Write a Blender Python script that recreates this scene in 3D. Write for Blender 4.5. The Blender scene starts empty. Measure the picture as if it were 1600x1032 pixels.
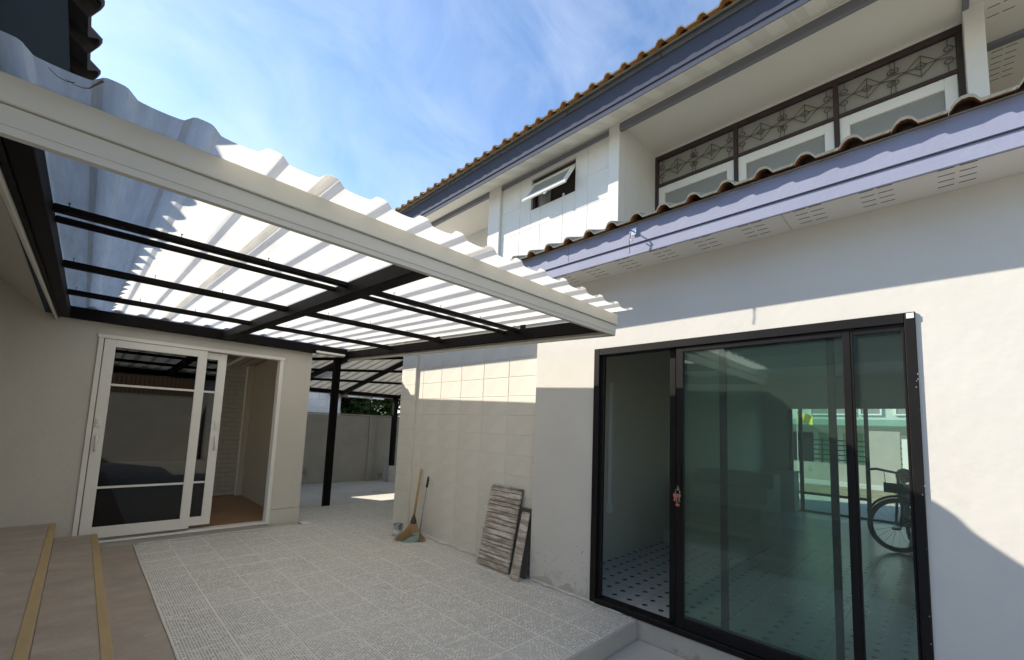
import bpy, math, random
from mathutils import Vector, Matrix
random.seed(7)
S = bpy.context.scene
# ------------------------------------------------------------------ camera
CAMZ = 1.365
def set_camera():
    yaw, p, r = map(math.radians, (44.8, 5.78, 2.3))
    fw = Vector((math.sin(yaw)*math.cos(p), math.cos(yaw)*math.cos(p), math.sin(p)))
    rt = Vector((math.cos(yaw), -math.sin(yaw), 0)); up = rt.cross(fw)
    rt2 = math.cos(r)*rt + math.sin(r)*up; up2 = -math.sin(r)*rt + math.cos(r)*up
    cd = bpy.data.cameras.new('camera'); co = bpy.data.objects.new('camera', cd)
    S.collection.objects.link(co)
    m = Matrix((rt2, up2, -fw)).transposed().to_4x4(); m.translation = (0, 0, CAMZ)
    co.matrix_world = m
    cd.sensor_fit = 'HORIZONTAL'; cd.sensor_width = 36; cd.lens = 36*672.5/1600
    cd.shift_y = 84.2/1600; cd.clip_start = .05; cd.clip_end = 2000
    S.camera = co
set_camera()
# ------------------------------------------------------------------ sky and sun
TO_SUN = Vector((-1, 1.97, 1.54)).normalized()
EL = math.asin(TO_SUN.z); AZ = math.atan2(TO_SUN.x, TO_SUN.y)
w = bpy.data.worlds.new('World'); S.world = w; w.use_nodes = True
nt = w.node_tree; nt.nodes.clear()
def N(t, typ, **kw):
    n = t.nodes.new(typ)
    for k, v in kw.items(): setattr(n, k, v)
    return n
out = N(nt, 'ShaderNodeOutputWorld'); bg = N(nt, 'ShaderNodeBackground'); bg.inputs[1].default_value = .083
sky = N(nt, 'ShaderNodeTexSky', sky_type='NISHITA', sun_disc=False, sun_elevation=EL, sun_rotation=AZ,
        altitude=0, air_density=1.0, dust_density=.22, ozone_density=3.0)
tc = N(nt, 'ShaderNodeTexCoord'); mp = N(nt, 'ShaderNodeMapping')
mp.inputs['Rotation'].default_value = (.5, .35, .6); mp.inputs['Scale'].default_value = (1.6, 3.2, 2.2)
n1 = N(nt, 'ShaderNodeTexNoise'); n1.inputs['Scale'].default_value = 2.1; n1.inputs['Detail'].default_value = 9
n1.inputs['Roughness'].default_value = .58; n1.inputs['Distortion'].default_value = .7
rp = N(nt, 'ShaderNodeValToRGB'); rp.color_ramp.elements[0].position = .42; rp.color_ramp.elements[1].position = .88
rp.color_ramp.elements[1].color = (.27, .27, .27, 1)
mx = N(nt, 'ShaderNodeMix', data_type='RGBA')
mx.inputs[7].default_value = (5.6, 5.8, 6.0, 1)
L = nt.links.new
L(tc.outputs['Generated'], mp.inputs[0]); L(mp.outputs[0], n1.inputs[0]); L(n1.outputs[0], rp.inputs[0])
L(rp.outputs[0], mx.inputs[0]); L(sky.outputs[0], mx.inputs[6]); L(mx.outputs[2], bg.inputs[0]); L(bg.outputs[0], out.inputs[0])
sd = bpy.data.lights.new('sun', 'SUN'); sd.energy = 2.85; sd.angle = math.radians(.55); sd.color = (1, .915, .78)
so = bpy.data.objects.new('sun', sd); S.collection.objects.link(so)
so.rotation_euler = TO_SUN.to_track_quat('Z', 'Y').to_euler(); so.location = (-10, 20, 18)
S.view_settings.view_transform = 'Standard'; S.view_settings.look = 'None'
S.view_settings.exposure = 1.72; S.view_settings.gamma = 1; S.view_settings.use_curve_mapping = False
S.render.engine = 'CYCLES'
cy = S.cycles
cy.max_bounces = 7; cy.diffuse_bounces = 5; cy.glossy_bounces = 4; cy.transmission_bounces = 4; cy.transparent_max_bounces = 14
cy.sample_clamp_indirect = 8; cy.caustics_reflective = False; cy.caustics_refractive = False

# ------------------------------------------------------------------ materials
MATS = {}
def newmat(name):
    m = bpy.data.materials.new(name); m.use_nodes = True
    t = m.node_tree; t.nodes.clear(); MATS[name] = m
    o = N(t, 'ShaderNodeOutputMaterial')
    return m, t, o
def pbr(name, col, rough=.7, var=.06, scale=4., bump=0., bscale=60., metal=0., spec=.4, stain=None, coord='Object', stretch=None):
    """plain surface with mottled colour, optional fine relief and optional stain (colour, threshold, scale)"""
    m, t, o = newmat(name); l = t.links.new
    b = N(t, 'ShaderNodeBsdfPrincipled'); l(b.outputs[0], o.inputs[0])
    b.inputs['Roughness'].default_value = rough; b.inputs['Metallic'].default_value = metal
    b.inputs['Specular IOR Level'].default_value = spec
    tc = N(t, 'ShaderNodeTexCoord'); src = tc.outputs[coord]
    if stretch:
        mp = N(t, 'ShaderNodeMapping'); mp.inputs['Scale'].default_value = stretch; l(src, mp.inputs[0]); src = mp.outputs[0]
    n = N(t, 'ShaderNodeTexNoise'); n.inputs['Scale'].default_value = scale; n.inputs['Detail'].default_value = 6
    n.inputs['Roughness'].default_value = .65; l(src, n.inputs[0])
    mr = N(t, 'ShaderNodeMapRange'); mr.inputs[1].default_value = .3; mr.inputs[2].default_value = .7
    mr.inputs[3].default_value = 1-var; mr.inputs[4].default_value = 1+var; l(n.outputs[0], mr.inputs[0])
    hv = N(t, 'ShaderNodeMix', data_type='RGBA', blend_type='MULTIPLY'); hv.inputs[0].default_value = 1
    hv.inputs[6].default_value = (*col, 1); l(mr.outputs[0], hv.inputs[7])
    c = hv.outputs[2]
    if stain:
        scol, thr, ssc = stain
        n2 = N(t, 'ShaderNodeTexNoise'); n2.inputs['Scale'].default_value = ssc; n2.inputs['Detail'].default_value = 8
        n2.inputs['Roughness'].default_value = .7; l(src, n2.inputs[0])
        r2 = N(t, 'ShaderNodeMapRange'); r2.inputs[1].default_value = thr; r2.inputs[2].default_value = thr+.07; l(n2.outputs[0], r2.inputs[0])
        m2 = N(t, 'ShaderNodeMix', data_type='RGBA'); l(r2.outputs[0], m2.inputs[0]); l(c, m2.inputs[6]); m2.inputs[7].default_value = (*scol, 1)
        c = m2.outputs[2]
    l(c, b.inputs['Base Color'])
    if bump:
        nb = N(t, 'ShaderNodeTexNoise'); nb.inputs['Scale'].default_value = bscale; nb.inputs['Detail'].default_value = 5; l(src, nb.inputs[0])
        bp = N(t, 'ShaderNodeBump'); bp.inputs['Strength'].default_value = 1; bp.inputs['Distance'].default_value = bump
        l(nb.outputs[0], bp.inputs['Height']); l(bp.outputs[0], b.inputs['Normal'])
    return m
def glass(name, tint, base=.05, gain=.85, haze=0.0):
    """thin pane: tinted see-through plus mirror reflection growing toward grazing angles"""
    m, t, o = newmat(name); l = t.links.new
    tr = N(t, 'ShaderNodeBsdfTransparent'); tr.inputs[0].default_value = (*tint, 1)
    gl = N(t, 'ShaderNodeBsdfGlossy'); gl.inputs['Roughness'].default_value = .004; gl.inputs[0].default_value = (.95, .98, .97, 1)
    lw = N(t, 'ShaderNodeLayerWeight'); lw.inputs[0].default_value = .5
    pw = N(t, 'ShaderNodeMath', operation='POWER'); l(lw.outputs['Facing'], pw.inputs[0]); pw.inputs[1].default_value = 4.2
    ml = N(t, 'ShaderNodeMath', operation='MULTIPLY_ADD'); l(pw.outputs[0], ml.inputs[0]); ml.inputs[1].default_value = gain; ml.inputs[2].default_value = base
    mx = N(t, 'ShaderNodeMixShader'); l(ml.outputs[0], mx.inputs[0]); l(tr.outputs[0], mx.inputs[1]); l(gl.outputs[0], mx.inputs[2])
    res = mx.outputs[0]
    if haze:
        df = N(t, 'ShaderNodeBsdfDiffuse'); df.inputs[0].default_value = (.45, .58, .53, 1)
        m2 = N(t, 'ShaderNodeMixShader'); m2.inputs[0].default_value = haze; l(res, m2.inputs[1]); l(df.outputs[0], m2.inputs[2]); res = m2.outputs[0]
    l(res, o.inputs[0]); return m
def translucent(name, col, fac, streak=True):
    m, t, o = newmat(name); l = t.links.new
    tc = N(t, 'ShaderNodeTexCoord'); mp = N(t, 'ShaderNodeMapping'); mp.inputs['Scale'].default_value = (14, 1.0, 1); l(tc.outputs['Object'], mp.inputs[0])
    n = N(t, 'ShaderNodeTexNoise'); n.inputs['Scale'].default_value = 2.2; n.inputs['Detail'].default_value = 7; n.inputs['Roughness'].default_value = .7; l(mp.outputs[0], n.inputs[0])
    mr = N(t, 'ShaderNodeMapRange'); mr.inputs[1].default_value = .3; mr.inputs[2].default_value = .75; mr.inputs[3].default_value = 1.0; mr.inputs[4].default_value = .70; l(n.outputs[0], mr.inputs[0])
    mul = N(t, 'ShaderNodeMix', data_type='RGBA', blend_type='MULTIPLY'); mul.inputs[0].default_value = 1; mul.inputs[6].default_value = (*col, 1); l(mr.outputs[0], mul.inputs[7])
    d = N(t, 'ShaderNodeBsdfDiffuse'); tl = N(t, 'ShaderNodeBsdfTranslucent'); l(mul.outputs[2], d.inputs[0]); l(mul.outputs[2], tl.inputs[0])
    mx = N(t, 'ShaderNodeMixShader'); mx.inputs[0].default_value = fac; l(d.outputs[0], mx.inputs[1]); l(tl.outputs[0], mx.inputs[2])
    gl = N(t, 'ShaderNodeBsdfGlossy'); gl.inputs['Roughness'].default_value = .35
    m2 = N(t, 'ShaderNodeMixShader'); m2.inputs[0].default_value = .04; l(mx.outputs[0], m2.inputs[1]); l(gl.outputs[0], m2.inputs[2])
    l(m2.outputs[0], o.inputs[0]); return m

pbr('white_plaster', (.625, .605, .56), .85, .045, 1.3, .0015, 17., stain=((.58, .56, .51), .62, 2.2))
pbr('white_paint', (.74, .73, .69), .6, .02, 5)
pbr('block_paint', (.70, .67, .595), .8, .06, 3., .0022, 60.)
pbr('upper_paint', (.64, .625, .59), .8, .02, 3., .0015, 50.)
pbr('beige_wall', (.545, .525, .465), .85, .05, 1.6, .0015, 40.)
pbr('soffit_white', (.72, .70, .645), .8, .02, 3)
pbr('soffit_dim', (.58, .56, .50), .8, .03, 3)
pbr('slot_pale', (.40, .385, .35), .9, .0)
pbr('slot_dark', (.05, .045, .04), .9, .0)
pbr('lilac_paint', (.255, .272, .375), .75, .05, 5., .001, 40.)
pbr('slate_paint', (.060, .068, .098), .8, .05, 4., spec=.1)
pbr('slate_eave', (.045, .068, .098), .8, .06, 4., spec=.15)
pbr('slate_pale', (.10, .105, .12), .8, .12, 6., spec=.1)
pbr('cornice_grey', (.17, .175, .20), .6, .03, 4)
pbr('tile_top', (.25, .25, .21), .85, .2, 9, .002, 60)
pbr('tile_dark', (.075, .065, .058), .85, .2, 9, .002, 60)
pbr('tile_orange', (.42, .185, .055), .9, .3, 14, .003, 60, stain=((.12, .10, .08), .60, 20))
pbr('tile_under', (.30, .115, .035), .9, .3, 14, .003, 60, stain=((.10, .09, .07), .54, 20))
pbr('fascia_beige', (.57, .55, .475), .6, .035, 2.5, stretch=(.6, 6, 6))
pbr('steel_black', (.008, .007, .007), .6, .25, 6, spec=.08)
pbr('alu_black', (.011, .010, .010), .45, .15, 8, spec=.2)
pbr('alu_white', (.72, .71, .66), .4, .02, 6)
pbr('concrete', (.46, .44, .39), .85, .12, 2.5, .002, 40, stain=((.30, .28, .24), .60, 3))
pbr('concrete_floor', (.53, .505, .455), .8, .12, .8, .002, 30, stain=((.33, .31, .28), .60, 1.4))
pbr('cement_edge', (.58, .56, .51), .85, .12, 8, .004, 30)
pbr('step_concrete', (.37, .315, .26), .7, .15, 3.0, .003, 40, stain=((.43, .38, .32), .60, 3.4), stretch=(1.0, 1.7, 1))
pbr('nosing_tan', (.42, .305, .155), .7, .08, 3, stretch=(8, 1, 8))
pbr('grout', (.78, .76, .70), .9, .05, 6)
pbr('grey_render', (.36, .34, .295), .9, .13, 1.4, .004, 18, stain=((.22, .21, .185), .6, 2.2))
pbr('grey_pilaster', (.36, .345, .30), .9, .1, 2, .002, 30)
pbr('wood_floor', (.30, .155, .07), .3, .15, 2, stretch=(2, 12, 1))
pbr('tan_wall', (.36, .30, .215), .8, .04, 2)
pbr('brick_white', (.50, .48, .42), .6, .05, 4)
pbr('room_wall', (.62, .575, .47), .85, .03, 2)
pbr('room_ceiling', (.55, .55, .53), .9, .03, 2)
pbr('step_grey', (.46, .44, .40), .6, .06, 3)
pbr('brown_frame', (.045, .028, .026), .5, .15, 6)
pbr('frost_glass', (.29, .285, .26), .35, .05, 2)
pbr('pane_grey', (.27, .275, .26), .18, .06, 1.2, spec=.6)
pbr('iron_grille', (.075, .068, .062), .6, .1, 8)
pbr('rubber', (.02, .02, .02), .7, .1, 10)
pbr('bike_black', (.025, .025, .028), .35, .1, 8)
pbr('chrome', (.55, .55, .56), .25, .05, 8, metal=1.)
pbr('key_brass', (.45, .32, .18), .35, .2, 30, metal=.8)
pbr('key_tag', (.55, .12, .10), .5, .1, 10)
pbr('bamboo', (.43, .27, .11), .6, .15, 20, stretch=(4, 4, .7))
pbr('straw', (.36, .245, .12), .9, .35, 26, stretch=(6, 6, .5))
pbr('straw_dark', (.09, .065, .05), .9, .2, 20)
pbr('plastic_green', (.26, .36, .31), .45, .06, 6)
pbr('pipe_grey', (.30, .33, .31), .45, .1, 6)
pbr('tin', (.52, .53, .55), .3, .06, 8, metal=.85)
pbr('tin_label', (.10, .10, .22), .5, .1, 10)
pbr('dark_board', (.085, .075, .068), .8, .15, 5)
pbr('brick_brown', (.15, .11, .085), .9, .2, 8)
pbr('white_block', (.72, .74, .76), .9, .08, 3)
pbr('bark', (.13, .10, .075), .9, .2, 8)
pbr('yellow_cloth', (.75, .62, .05), .8, .08, 4)
pbr('green_roof', (.13, .24, .19), .5, .06, 3)
pbr('pale_green', (.52, .57, .51), .8, .03, 2)
pbr('green_curtain', (.17, .32, .19), .7, .08, 3)
pbr('dirt', (.22, .19, .12), .95, .3, 3, .01, 10, stain=((.10, .13, .04), .53, 5))
pbr('street', (.42, .41, .38), .9, .06, 1)
pbr('poster_white', (.70, .70, .66), .6, .03, 4)
pbr('poster_skin', (.52, .36, .28), .6, .05, 4)
pbr('brown_siding', (.16, .105, .07), .8, .12, 3, stretch=(8, 8, .6))
glass('green_glass', (.76, .875, .835), .06, .85, .028)
glass('clear_glass', (.90, .94, .92), .03, .6)
glass('dark_glass', (.05, .05, .05), .04, .5)
translucent('fibreglass', (.87, .845, .785), .79)
translucent('carport_sheet', (.66, .64, .575), .15)

def leafmat(name, c1, c2):
    m, t, o = newmat(name); l = t.links.new
    oi = N(t, 'ShaderNodeTexCoord'); n = N(t, 'ShaderNodeTexNoise'); n.inputs['Scale'].default_value = 2.5; l(oi.outputs['Object'], n.inputs[0])
    r = N(t, 'ShaderNodeValToRGB'); r.color_ramp.elements[0].color = (*c1, 1); r.color_ramp.elements[1].color = (*c2, 1)
    r.color_ramp.elements[0].position = .35; r.color_ramp.elements[1].position = .65; l(n.outputs[0], r.inputs[0])
    d = N(t, 'ShaderNodeBsdfPrincipled'); d.inputs['Roughness'].default_value = .5; l(r.outputs[0], d.inputs['Base Color'])
    tl = N(t, 'ShaderNodeBsdfTranslucent'); l(r.outputs[0], tl.inputs[0])
    mx = N(t, 'ShaderNodeMixShader'); mx.inputs[0].default_value = .35; l(d.outputs[0], mx.inputs[1]); l(tl.outputs[0], mx.inputs[2]); l(mx.outputs[0], o.inputs[0])
leafmat('leaf_dark', (.018, .045, .012), (.05, .10, .02)); leafmat('leaf_palm', (.06, .14, .025), (.14, .24, .06))

def cellmath(t, op, a, b=None, c=None):
    n = N(t, 'ShaderNodeMath', operation=op)
    for i, v in enumerate((a, b, c)):
        if v is None: continue
        if isinstance(v, (int, float)): n.inputs[i].default_value = v
        else: t.links.new(v, n.inputs[i])
    return n.outputs[0]
def mosaic_mat():
    """glazed floor tile printed with a 15 mm mosaic of pale and dark chips"""
    m, t, o = newmat('mosaic_tile'); l = t.links.new; M = lambda *a: cellmath(t, *a)
    b = N(t, 'ShaderNodeBsdfPrincipled'); l(b.outputs[0], o.inputs[0]); b.inputs['Roughness'].default_value = .5
    tc = N(t, 'ShaderNodeTexCoord'); sp = N(t, 'ShaderNodeSeparateXYZ'); l(tc.outputs['Object'], sp.inputs[0])
    P = .0149
    u = M('DIVIDE', sp.outputs[0], P); v = M('DIVIDE', sp.outputs[1], P)
    fu, fv = M('FRACT', u), M('FRACT', v); iu, iv = M('FLOOR', u), M('FLOOR', v)
    oi = N(t, 'ShaderNodeObjectInfo')
    cb = N(t, 'ShaderNodeCombineXYZ'); l(iu, cb.inputs[0]); l(iv, cb.inputs[1]); l(M('MULTIPLY', oi.outputs['Random'], 37.), cb.inputs[2])
    wn = N(t, 'ShaderNodeTexWhiteNoise', noise_dimensions='3D'); l(cb.outputs[0], wn.inputs[0])
    cl = N(t, 'ShaderNodeTexNoise'); cl.inputs['Scale'].default_value = 9; cl.inputs['Detail'].default_value = 3
    wp0 = N(t, 'ShaderNodeNewGeometry'); l(wp0.outputs['Position'], cl.inputs[0])
    par = M('MODULO', M('ADD', M('ABSOLUTE', iu), M('ABSOLUTE', iv)), 2)
    tone = M('ADD', M('ADD', M('MULTIPLY', wn.outputs[0], .60), M('MULTIPLY', par, .16)), M('MULTIPLY_ADD', cl.outputs[0], .45, -.10))
    r = N(t, 'ShaderNodeValToRGB'); r.color_ramp.interpolation = 'CONSTANT'
    e = r.color_ramp.elements; e[0].position = 0; e[0].color = (.70, .685, .63, 1); e[1].position = .26; e[1].color = (.46, .44, .39, 1)
    x = e.new(.42); x.color = (.28, .262, .225, 1); x = e.new(.62); x.color = (.165, .152, .13, 1)
    l(tone, r.inputs[0])
    inm = M('MULTIPLY', M('LESS_THAN', M('ABSOLUTE', M('SUBTRACT', fu, .5)), .34), M('LESS_THAN', M('ABSOLUTE', M('SUBTRACT', fv, .5)), .31))
    mx = N(t, 'ShaderNodeMix', data_type='RGBA'); l(inm, mx.inputs[0]); mx.inputs[6].default_value = (.78, .76, .70, 1); l(r.outputs[0], mx.inputs[7])
    # dust and dried splashes lying on the tiles
    wp = N(t, 'ShaderNodeNewGeometry')
    n = N(t, 'ShaderNodeTexNoise'); n.inputs['Scale'].default_value = 1.1; n.inputs['Detail'].default_value = 9; n.inputs['Roughness'].default_value = .68; l(wp.outputs['Position'], n.inputs[0])
    mr = N(t, 'ShaderNodeMapRange'); mr.inputs[1].default_value = .42; mr.inputs[2].default_value = .72; mr.inputs[4].default_value = .5; l(n.outputs[0], mr.inputs[0])
    m2 = N(t, 'ShaderNodeMix', data_type='RGBA'); l(mr.outputs[0], m2.inputs[0]); l(mx.outputs[2], m2.inputs[6]); m2.inputs[7].default_value = (.70, .68, .62, 1)
    n3 = N(t, 'ShaderNodeTexNoise'); n3.inputs['Scale'].default_value = 3.3; n3.inputs['Detail'].default_value = 9; n3.inputs['Roughness'].default_value = .75; l(wp.outputs['Position'], n3.inputs[0])
    r3 = N(t, 'ShaderNodeMapRange'); r3.inputs[1].default_value = .66; r3.inputs[2].default_value = .76; r3.inputs[4].default_value = .55; l(n3.outputs[0], r3.inputs[0])
    m3 = N(t, 'ShaderNodeMix', data_type='RGBA'); l(r3.outputs[0], m3.inputs[0]); l(m2.outputs[2], m3.inputs[6]); m3.inputs[7].default_value = (.36, .31, .24, 1)
    l(m3.outputs[2], b.inputs['Base Color'])
    ad = M('MULTIPLY_ADD', n.outputs[0], .5, .28); l(ad, b.inputs['Roughness'])
    bp = N(t, 'ShaderNodeBump'); bp.inputs['Distance'].default_value = .0006; l(inm, bp.inputs['Height']); l(bp.outputs[0], b.inputs['Normal'])
mosaic_mat()
def diamond_floor():
    """white glazed floor printed with small black lozenges; large plain tiles farther in"""
    m, t, o = newmat('lozenge_floor'); l = t.links.new; M = lambda *a: cellmath(t, *a)
    b = N(t, 'ShaderNodeBsdfPrincipled'); l(b.outputs[0], o.inputs[0]); b.inputs['Roughness'].default_value = .26
    g = N(t, 'ShaderNodeNewGeometry'); sp = N(t, 'ShaderNodeSeparateXYZ'); l(g.outputs['Position'], sp.inputs[0])
    u = M('DIVIDE', M('SUBTRACT', sp.outputs[0], 3.331), .1325); v = M('DIVIDE', M('SUBTRACT', sp.outputs[1], 1.615), .1372)
    du = M('ABSOLUTE', M('SUBTRACT', M('FRACT', M('ADD', u, .5)), .5)); dv = M('ABSOLUTE', M('SUBTRACT', M('FRACT', M('ADD', v, .5)), .5))
    di = M('LESS_THAN', M('ADD', du, dv), .205)
    near = M('LESS_THAN', sp.outputs[0], 6.55)
    mk = M('MULTIPLY', di, near)
    ju = M('LESS_THAN', M('FRACT', M('DIVIDE', sp.outputs[0], .6)), .012); jv = M('LESS_THAN', M('FRACT', M('DIVIDE', sp.outputs[1], .6)), .012)
    j = M('MAXIMUM', ju, jv)
    a = N(t, 'ShaderNodeMix', data_type='RGBA'); l(mk, a.inputs[0]); a.inputs[6].default_value = (.60, .60, .59, 1); a.inputs[7].default_value = (.02, .02, .024, 1)
    c = N(t, 'ShaderNodeMix', data_type='RGBA'); l(M('MULTIPLY', j, .5), c.inputs[0]); l(a.outputs[2], c.inputs[6]); c.inputs[7].default_value = (.2, .2, .19, 1)
    l(c.outputs[2], b.inputs['Base Color'])
diamond_floor()
def plank_mat():
    """weathered slats: grey-brown wood with flaked white paint running along the slat"""
    m, t, o = newmat('flaked_wood'); l = t.links.new
    b = N(t, 'ShaderNodeBsdfPrincipled'); l(b.outputs[0], o.inputs[0]); b.inputs['Roughness'].default_value = .85
    tc = N(t, 'ShaderNodeTexCoord'); mp = N(t, 'ShaderNodeMapping'); mp.inputs['Scale'].default_value = (1, 1.8, 13); l(tc.outputs['Object'], mp.inputs[0])
    oi = N(t, 'ShaderNodeObjectInfo'); va = N(t, 'ShaderNodeVectorMath', operation='ADD'); l(mp.outputs[0], va.inputs[0]); rm = N(t, 'ShaderNodeVectorMath', operation='SCALE'); rm.inputs[0].default_value = (31, 17, 9); l(oi.outputs['Random'], rm.inputs[3]); l(rm.outputs[0], va.inputs[1])
    sc = N(t, 'ShaderNodeVectorMath', operation='SCALE'); sc.inputs[3].default_value = 1.; l(va.outputs[0], sc.inputs[0])
    n = N(t, 'ShaderNodeTexNoise'); n.inputs['Scale'].default_value = 2.0; n.inputs['Detail'].default_value = 10; n.inputs['Roughness'].default_value = .70; l(sc.outputs[0], n.inputs[0])
    r = N(t, 'ShaderNodeValToRGB'); e = r.color_ramp.elements
    e[0].position = .30; e[0].color = (.22, .18, .14, 1); e[1].position = .60; e[1].color = (.66, .63, .57, 1)
    x = e.new(.43); x.color = (.31, .26, .205, 1); x = e.new(.51); x.color = (.43, .375, .315, 1)
    l(n.outputs[0], r.inputs[0]); l(r.outputs[0], b.inputs['Base Color'])
    bp = N(t, 'ShaderNodeBump'); bp.inputs['Distance'].default_value = .002; l(n.outputs[0], bp.inputs['Height']); l(bp.outputs[0], b.inputs['Normal'])
plank_mat()

# ------------------------------------------------------------------ mesh helpers
COL = S.collection
def wloc(o):
    v = Vector((0, 0, 0))
    while o is not None: v = v + o.location; o = o.parent
    return v
class MB:
    def __init__(s): s.v = []; s.f = []; s.m = []
    def add(s, vs, fs, mi=0):
        k = len(s.v); s.v += [tuple(v) for v in vs]; s.f += [tuple(i+k for i in f) for f in fs]; s.m += [mi]*len(fs); return s
    def box(s, x0, x1, y0, y1, z0, z1, mi=0):
        return s.add([(x0,y0,z0),(x1,y0,z0),(x1,y1,z0),(x0,y1,z0),(x0,y0,z1),(x1,y0,z1),(x1,y1,z1),(x0,y1,z1)],
                     [(0,3,2,1),(4,5,6,7),(0,1,5,4),(1,2,6,5),(2,3,7,6),(3,0,4,7)], mi)
    def hexa(s, p, mi=0):   # 8 points, bottom ring then top ring
        return s.add(p, [(0,3,2,1),(4,5,6,7),(0,1,5,4),(1,2,6,5),(2,3,7,6),(3,0,4,7)], mi)
    def prism(s, poly, axis, a, b, mi=0):
        """polygon in the plane across axis, extruded from a to b"""
        def P(u, v, w): return {'x': (w, u, v), 'y': (u, w, v), 'z': (u, v, w)}[axis]
        n = len(poly); vs = [P(u, v, a) for u, v in poly] + [P(u, v, b) for u, v in poly]
        fs = [tuple(range(n-1, -1, -1)), tuple(range(n, 2*n))] + [(i, (i+1) % n, n+(i+1) % n, n+i) for i in range(n)]
        return s.add(vs, fs, mi)
    def tube(s, pts, r, n=8, mi=0, closed=False, cap=True):
        pts = [Vector(p) for p in pts]; k = len(pts); rs = r if isinstance(r, (list, tuple)) else [r]*k
        vs = []; prev = None
        for i, p in enumerate(pts):
            if closed: d = pts[(i+1) % k]-pts[i-1]
            else: d = pts[min(i+1, k-1)]-pts[max(i-1, 0)]
            d.normalize()
            a = prev if prev is not None else (Vector((0,0,1)) if abs(d.z) < .9 else Vector((1,0,0)))
            a = (a - d*a.dot(d)).normalized(); prev = a; b = d.cross(a)
            for j in range(n):
                t = 2*math.pi*j/n; vs.append(p + (a*math.cos(t)+b*math.sin(t))*rs[i])
        fs = []
        for i in range(k if closed else k-1):
            i2 = (i+1) % k
            for j in range(n): fs.append((i*n+j, i*n+(j+1) % n, i2*n+(j+1) % n, i2*n+j))
        if cap and not closed: fs += [tuple(range(n-1, -1, -1)), tuple((k-1)*n+j for j in range(n))]
        return s.add(vs, fs, mi)
    def lathe(s, prof, c, n=20, mi=0):
        vs = []; k = len(prof)
        for r, z in prof:
            for j in range(n): t = 2*math.pi*j/n; vs.append((c[0]+r*math.cos(t), c[1]+r*math.sin(t), c[2]+z))
        fs = [(i*n+j, i*n+(j+1) % n, (i+1)*n+(j+1) % n, (i+1)*n+j) for i in range(k-1) for j in range(n)]
        return s.add(vs, fs, mi)
    def build(s, name, mat, parent=None, smooth=False, bev=0., keep=False):
        me = bpy.data.meshes.new(name); off = wloc(parent)
        me.from_pydata([(x-off.x, y-off.y, z-off.z) for x, y, z in s.v], [], s.f)
        for mm in (mat if isinstance(mat, (list, tuple)) else [mat]): me.materials.append(MATS[mm])
        if any(s.m): me.polygons.foreach_set('material_index', s.m)
        if smooth: me.polygons.foreach_set('use_smooth', [True]*len(me.polygons))
        me.update()
        o = bpy.data.objects.new(name, me); COL.objects.link(o)
        if parent is not None: o.parent = parent
        if bev:
            b = o.modifiers.new('bevel', 'BEVEL'); b.width = bev; b.segments = 1; b.limit_method = 'ANGLE'
        return o
def tag(o, label=None, cat=None, group=None, kind=None):
    if label: o['label'] = label
    if cat: o['category'] = cat
    if group: o['group'] = group
    if kind: o['kind'] = kind
    return o
def thing(name, loc, label, cat, group=None):
    o = bpy.data.objects.new(name, None); COL.objects.link(o); o.location = loc; o.empty_display_size = .2
    return tag(o, label, cat, group)
def inst(name, mesh, parent, loc, rot=None):
    """another object sharing mesh data; loc in world space"""
    o = bpy.data.objects.new(name, mesh); COL.objects.link(o)
    if parent is not None: o.parent = parent
    o.location = Vector(loc) - wloc(parent)
    if rot: o.rotation_euler = rot
    return o
def mesh_only(mb, name, mats):
    me = bpy.data.meshes.new(name); me.from_pydata(mb.v, [], mb.f)
    for mm in (mats if isinstance(mats, (list, tuple)) else [mats]): me.materials.append(MATS[mm])
    if any(mb.m): me.polygons.foreach_set('material_index', mb.m)
    me.update(); return me
B = lambda *a, **k: MB().box(*a, **k)
def struct(o): o['kind'] = 'structure'; return o
def pillow(dx, dy, dz, c=.004):
    """piece whose face looks along -x: size dx deep, dy wide, dz tall, with chamfered face edges; origin at centre of the back"""
    a, b = dy/2, dz/2
    return MB().add([(0,-a,-b),(0,a,-b),(0,a,b),(0,-a,b),(-dx+c,-a,-b),(-dx+c,a,-b),(-dx+c,a,b),(-dx+c,-a,b),
                     (-dx,-a+c,-b+c),(-dx,a-c,-b+c),(-dx,a-c,b-c),(-dx,-a+c,b-c)],
                    [(0,1,5,4),(1,2,6,5),(2,3,7,6),(3,0,4,7),(4,5,9,8),(5,6,10,9),(6,7,11,10),(7,4,8,11),(8,9,10,11)])

# ================================================================== THE SETTING
W, D = 3.04, 6.04         # face of the house wall, face of the annex wall
XB = 3.14                 # block wall face
# ground: big sheet at the low level
struct(MB().add([(-80,-80,-.135),(140,-80,-.135),(140,140,-.135),(-80,140,-.135)], [(0,1,2,3)]).build('ground', 'concrete_floor'))
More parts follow.
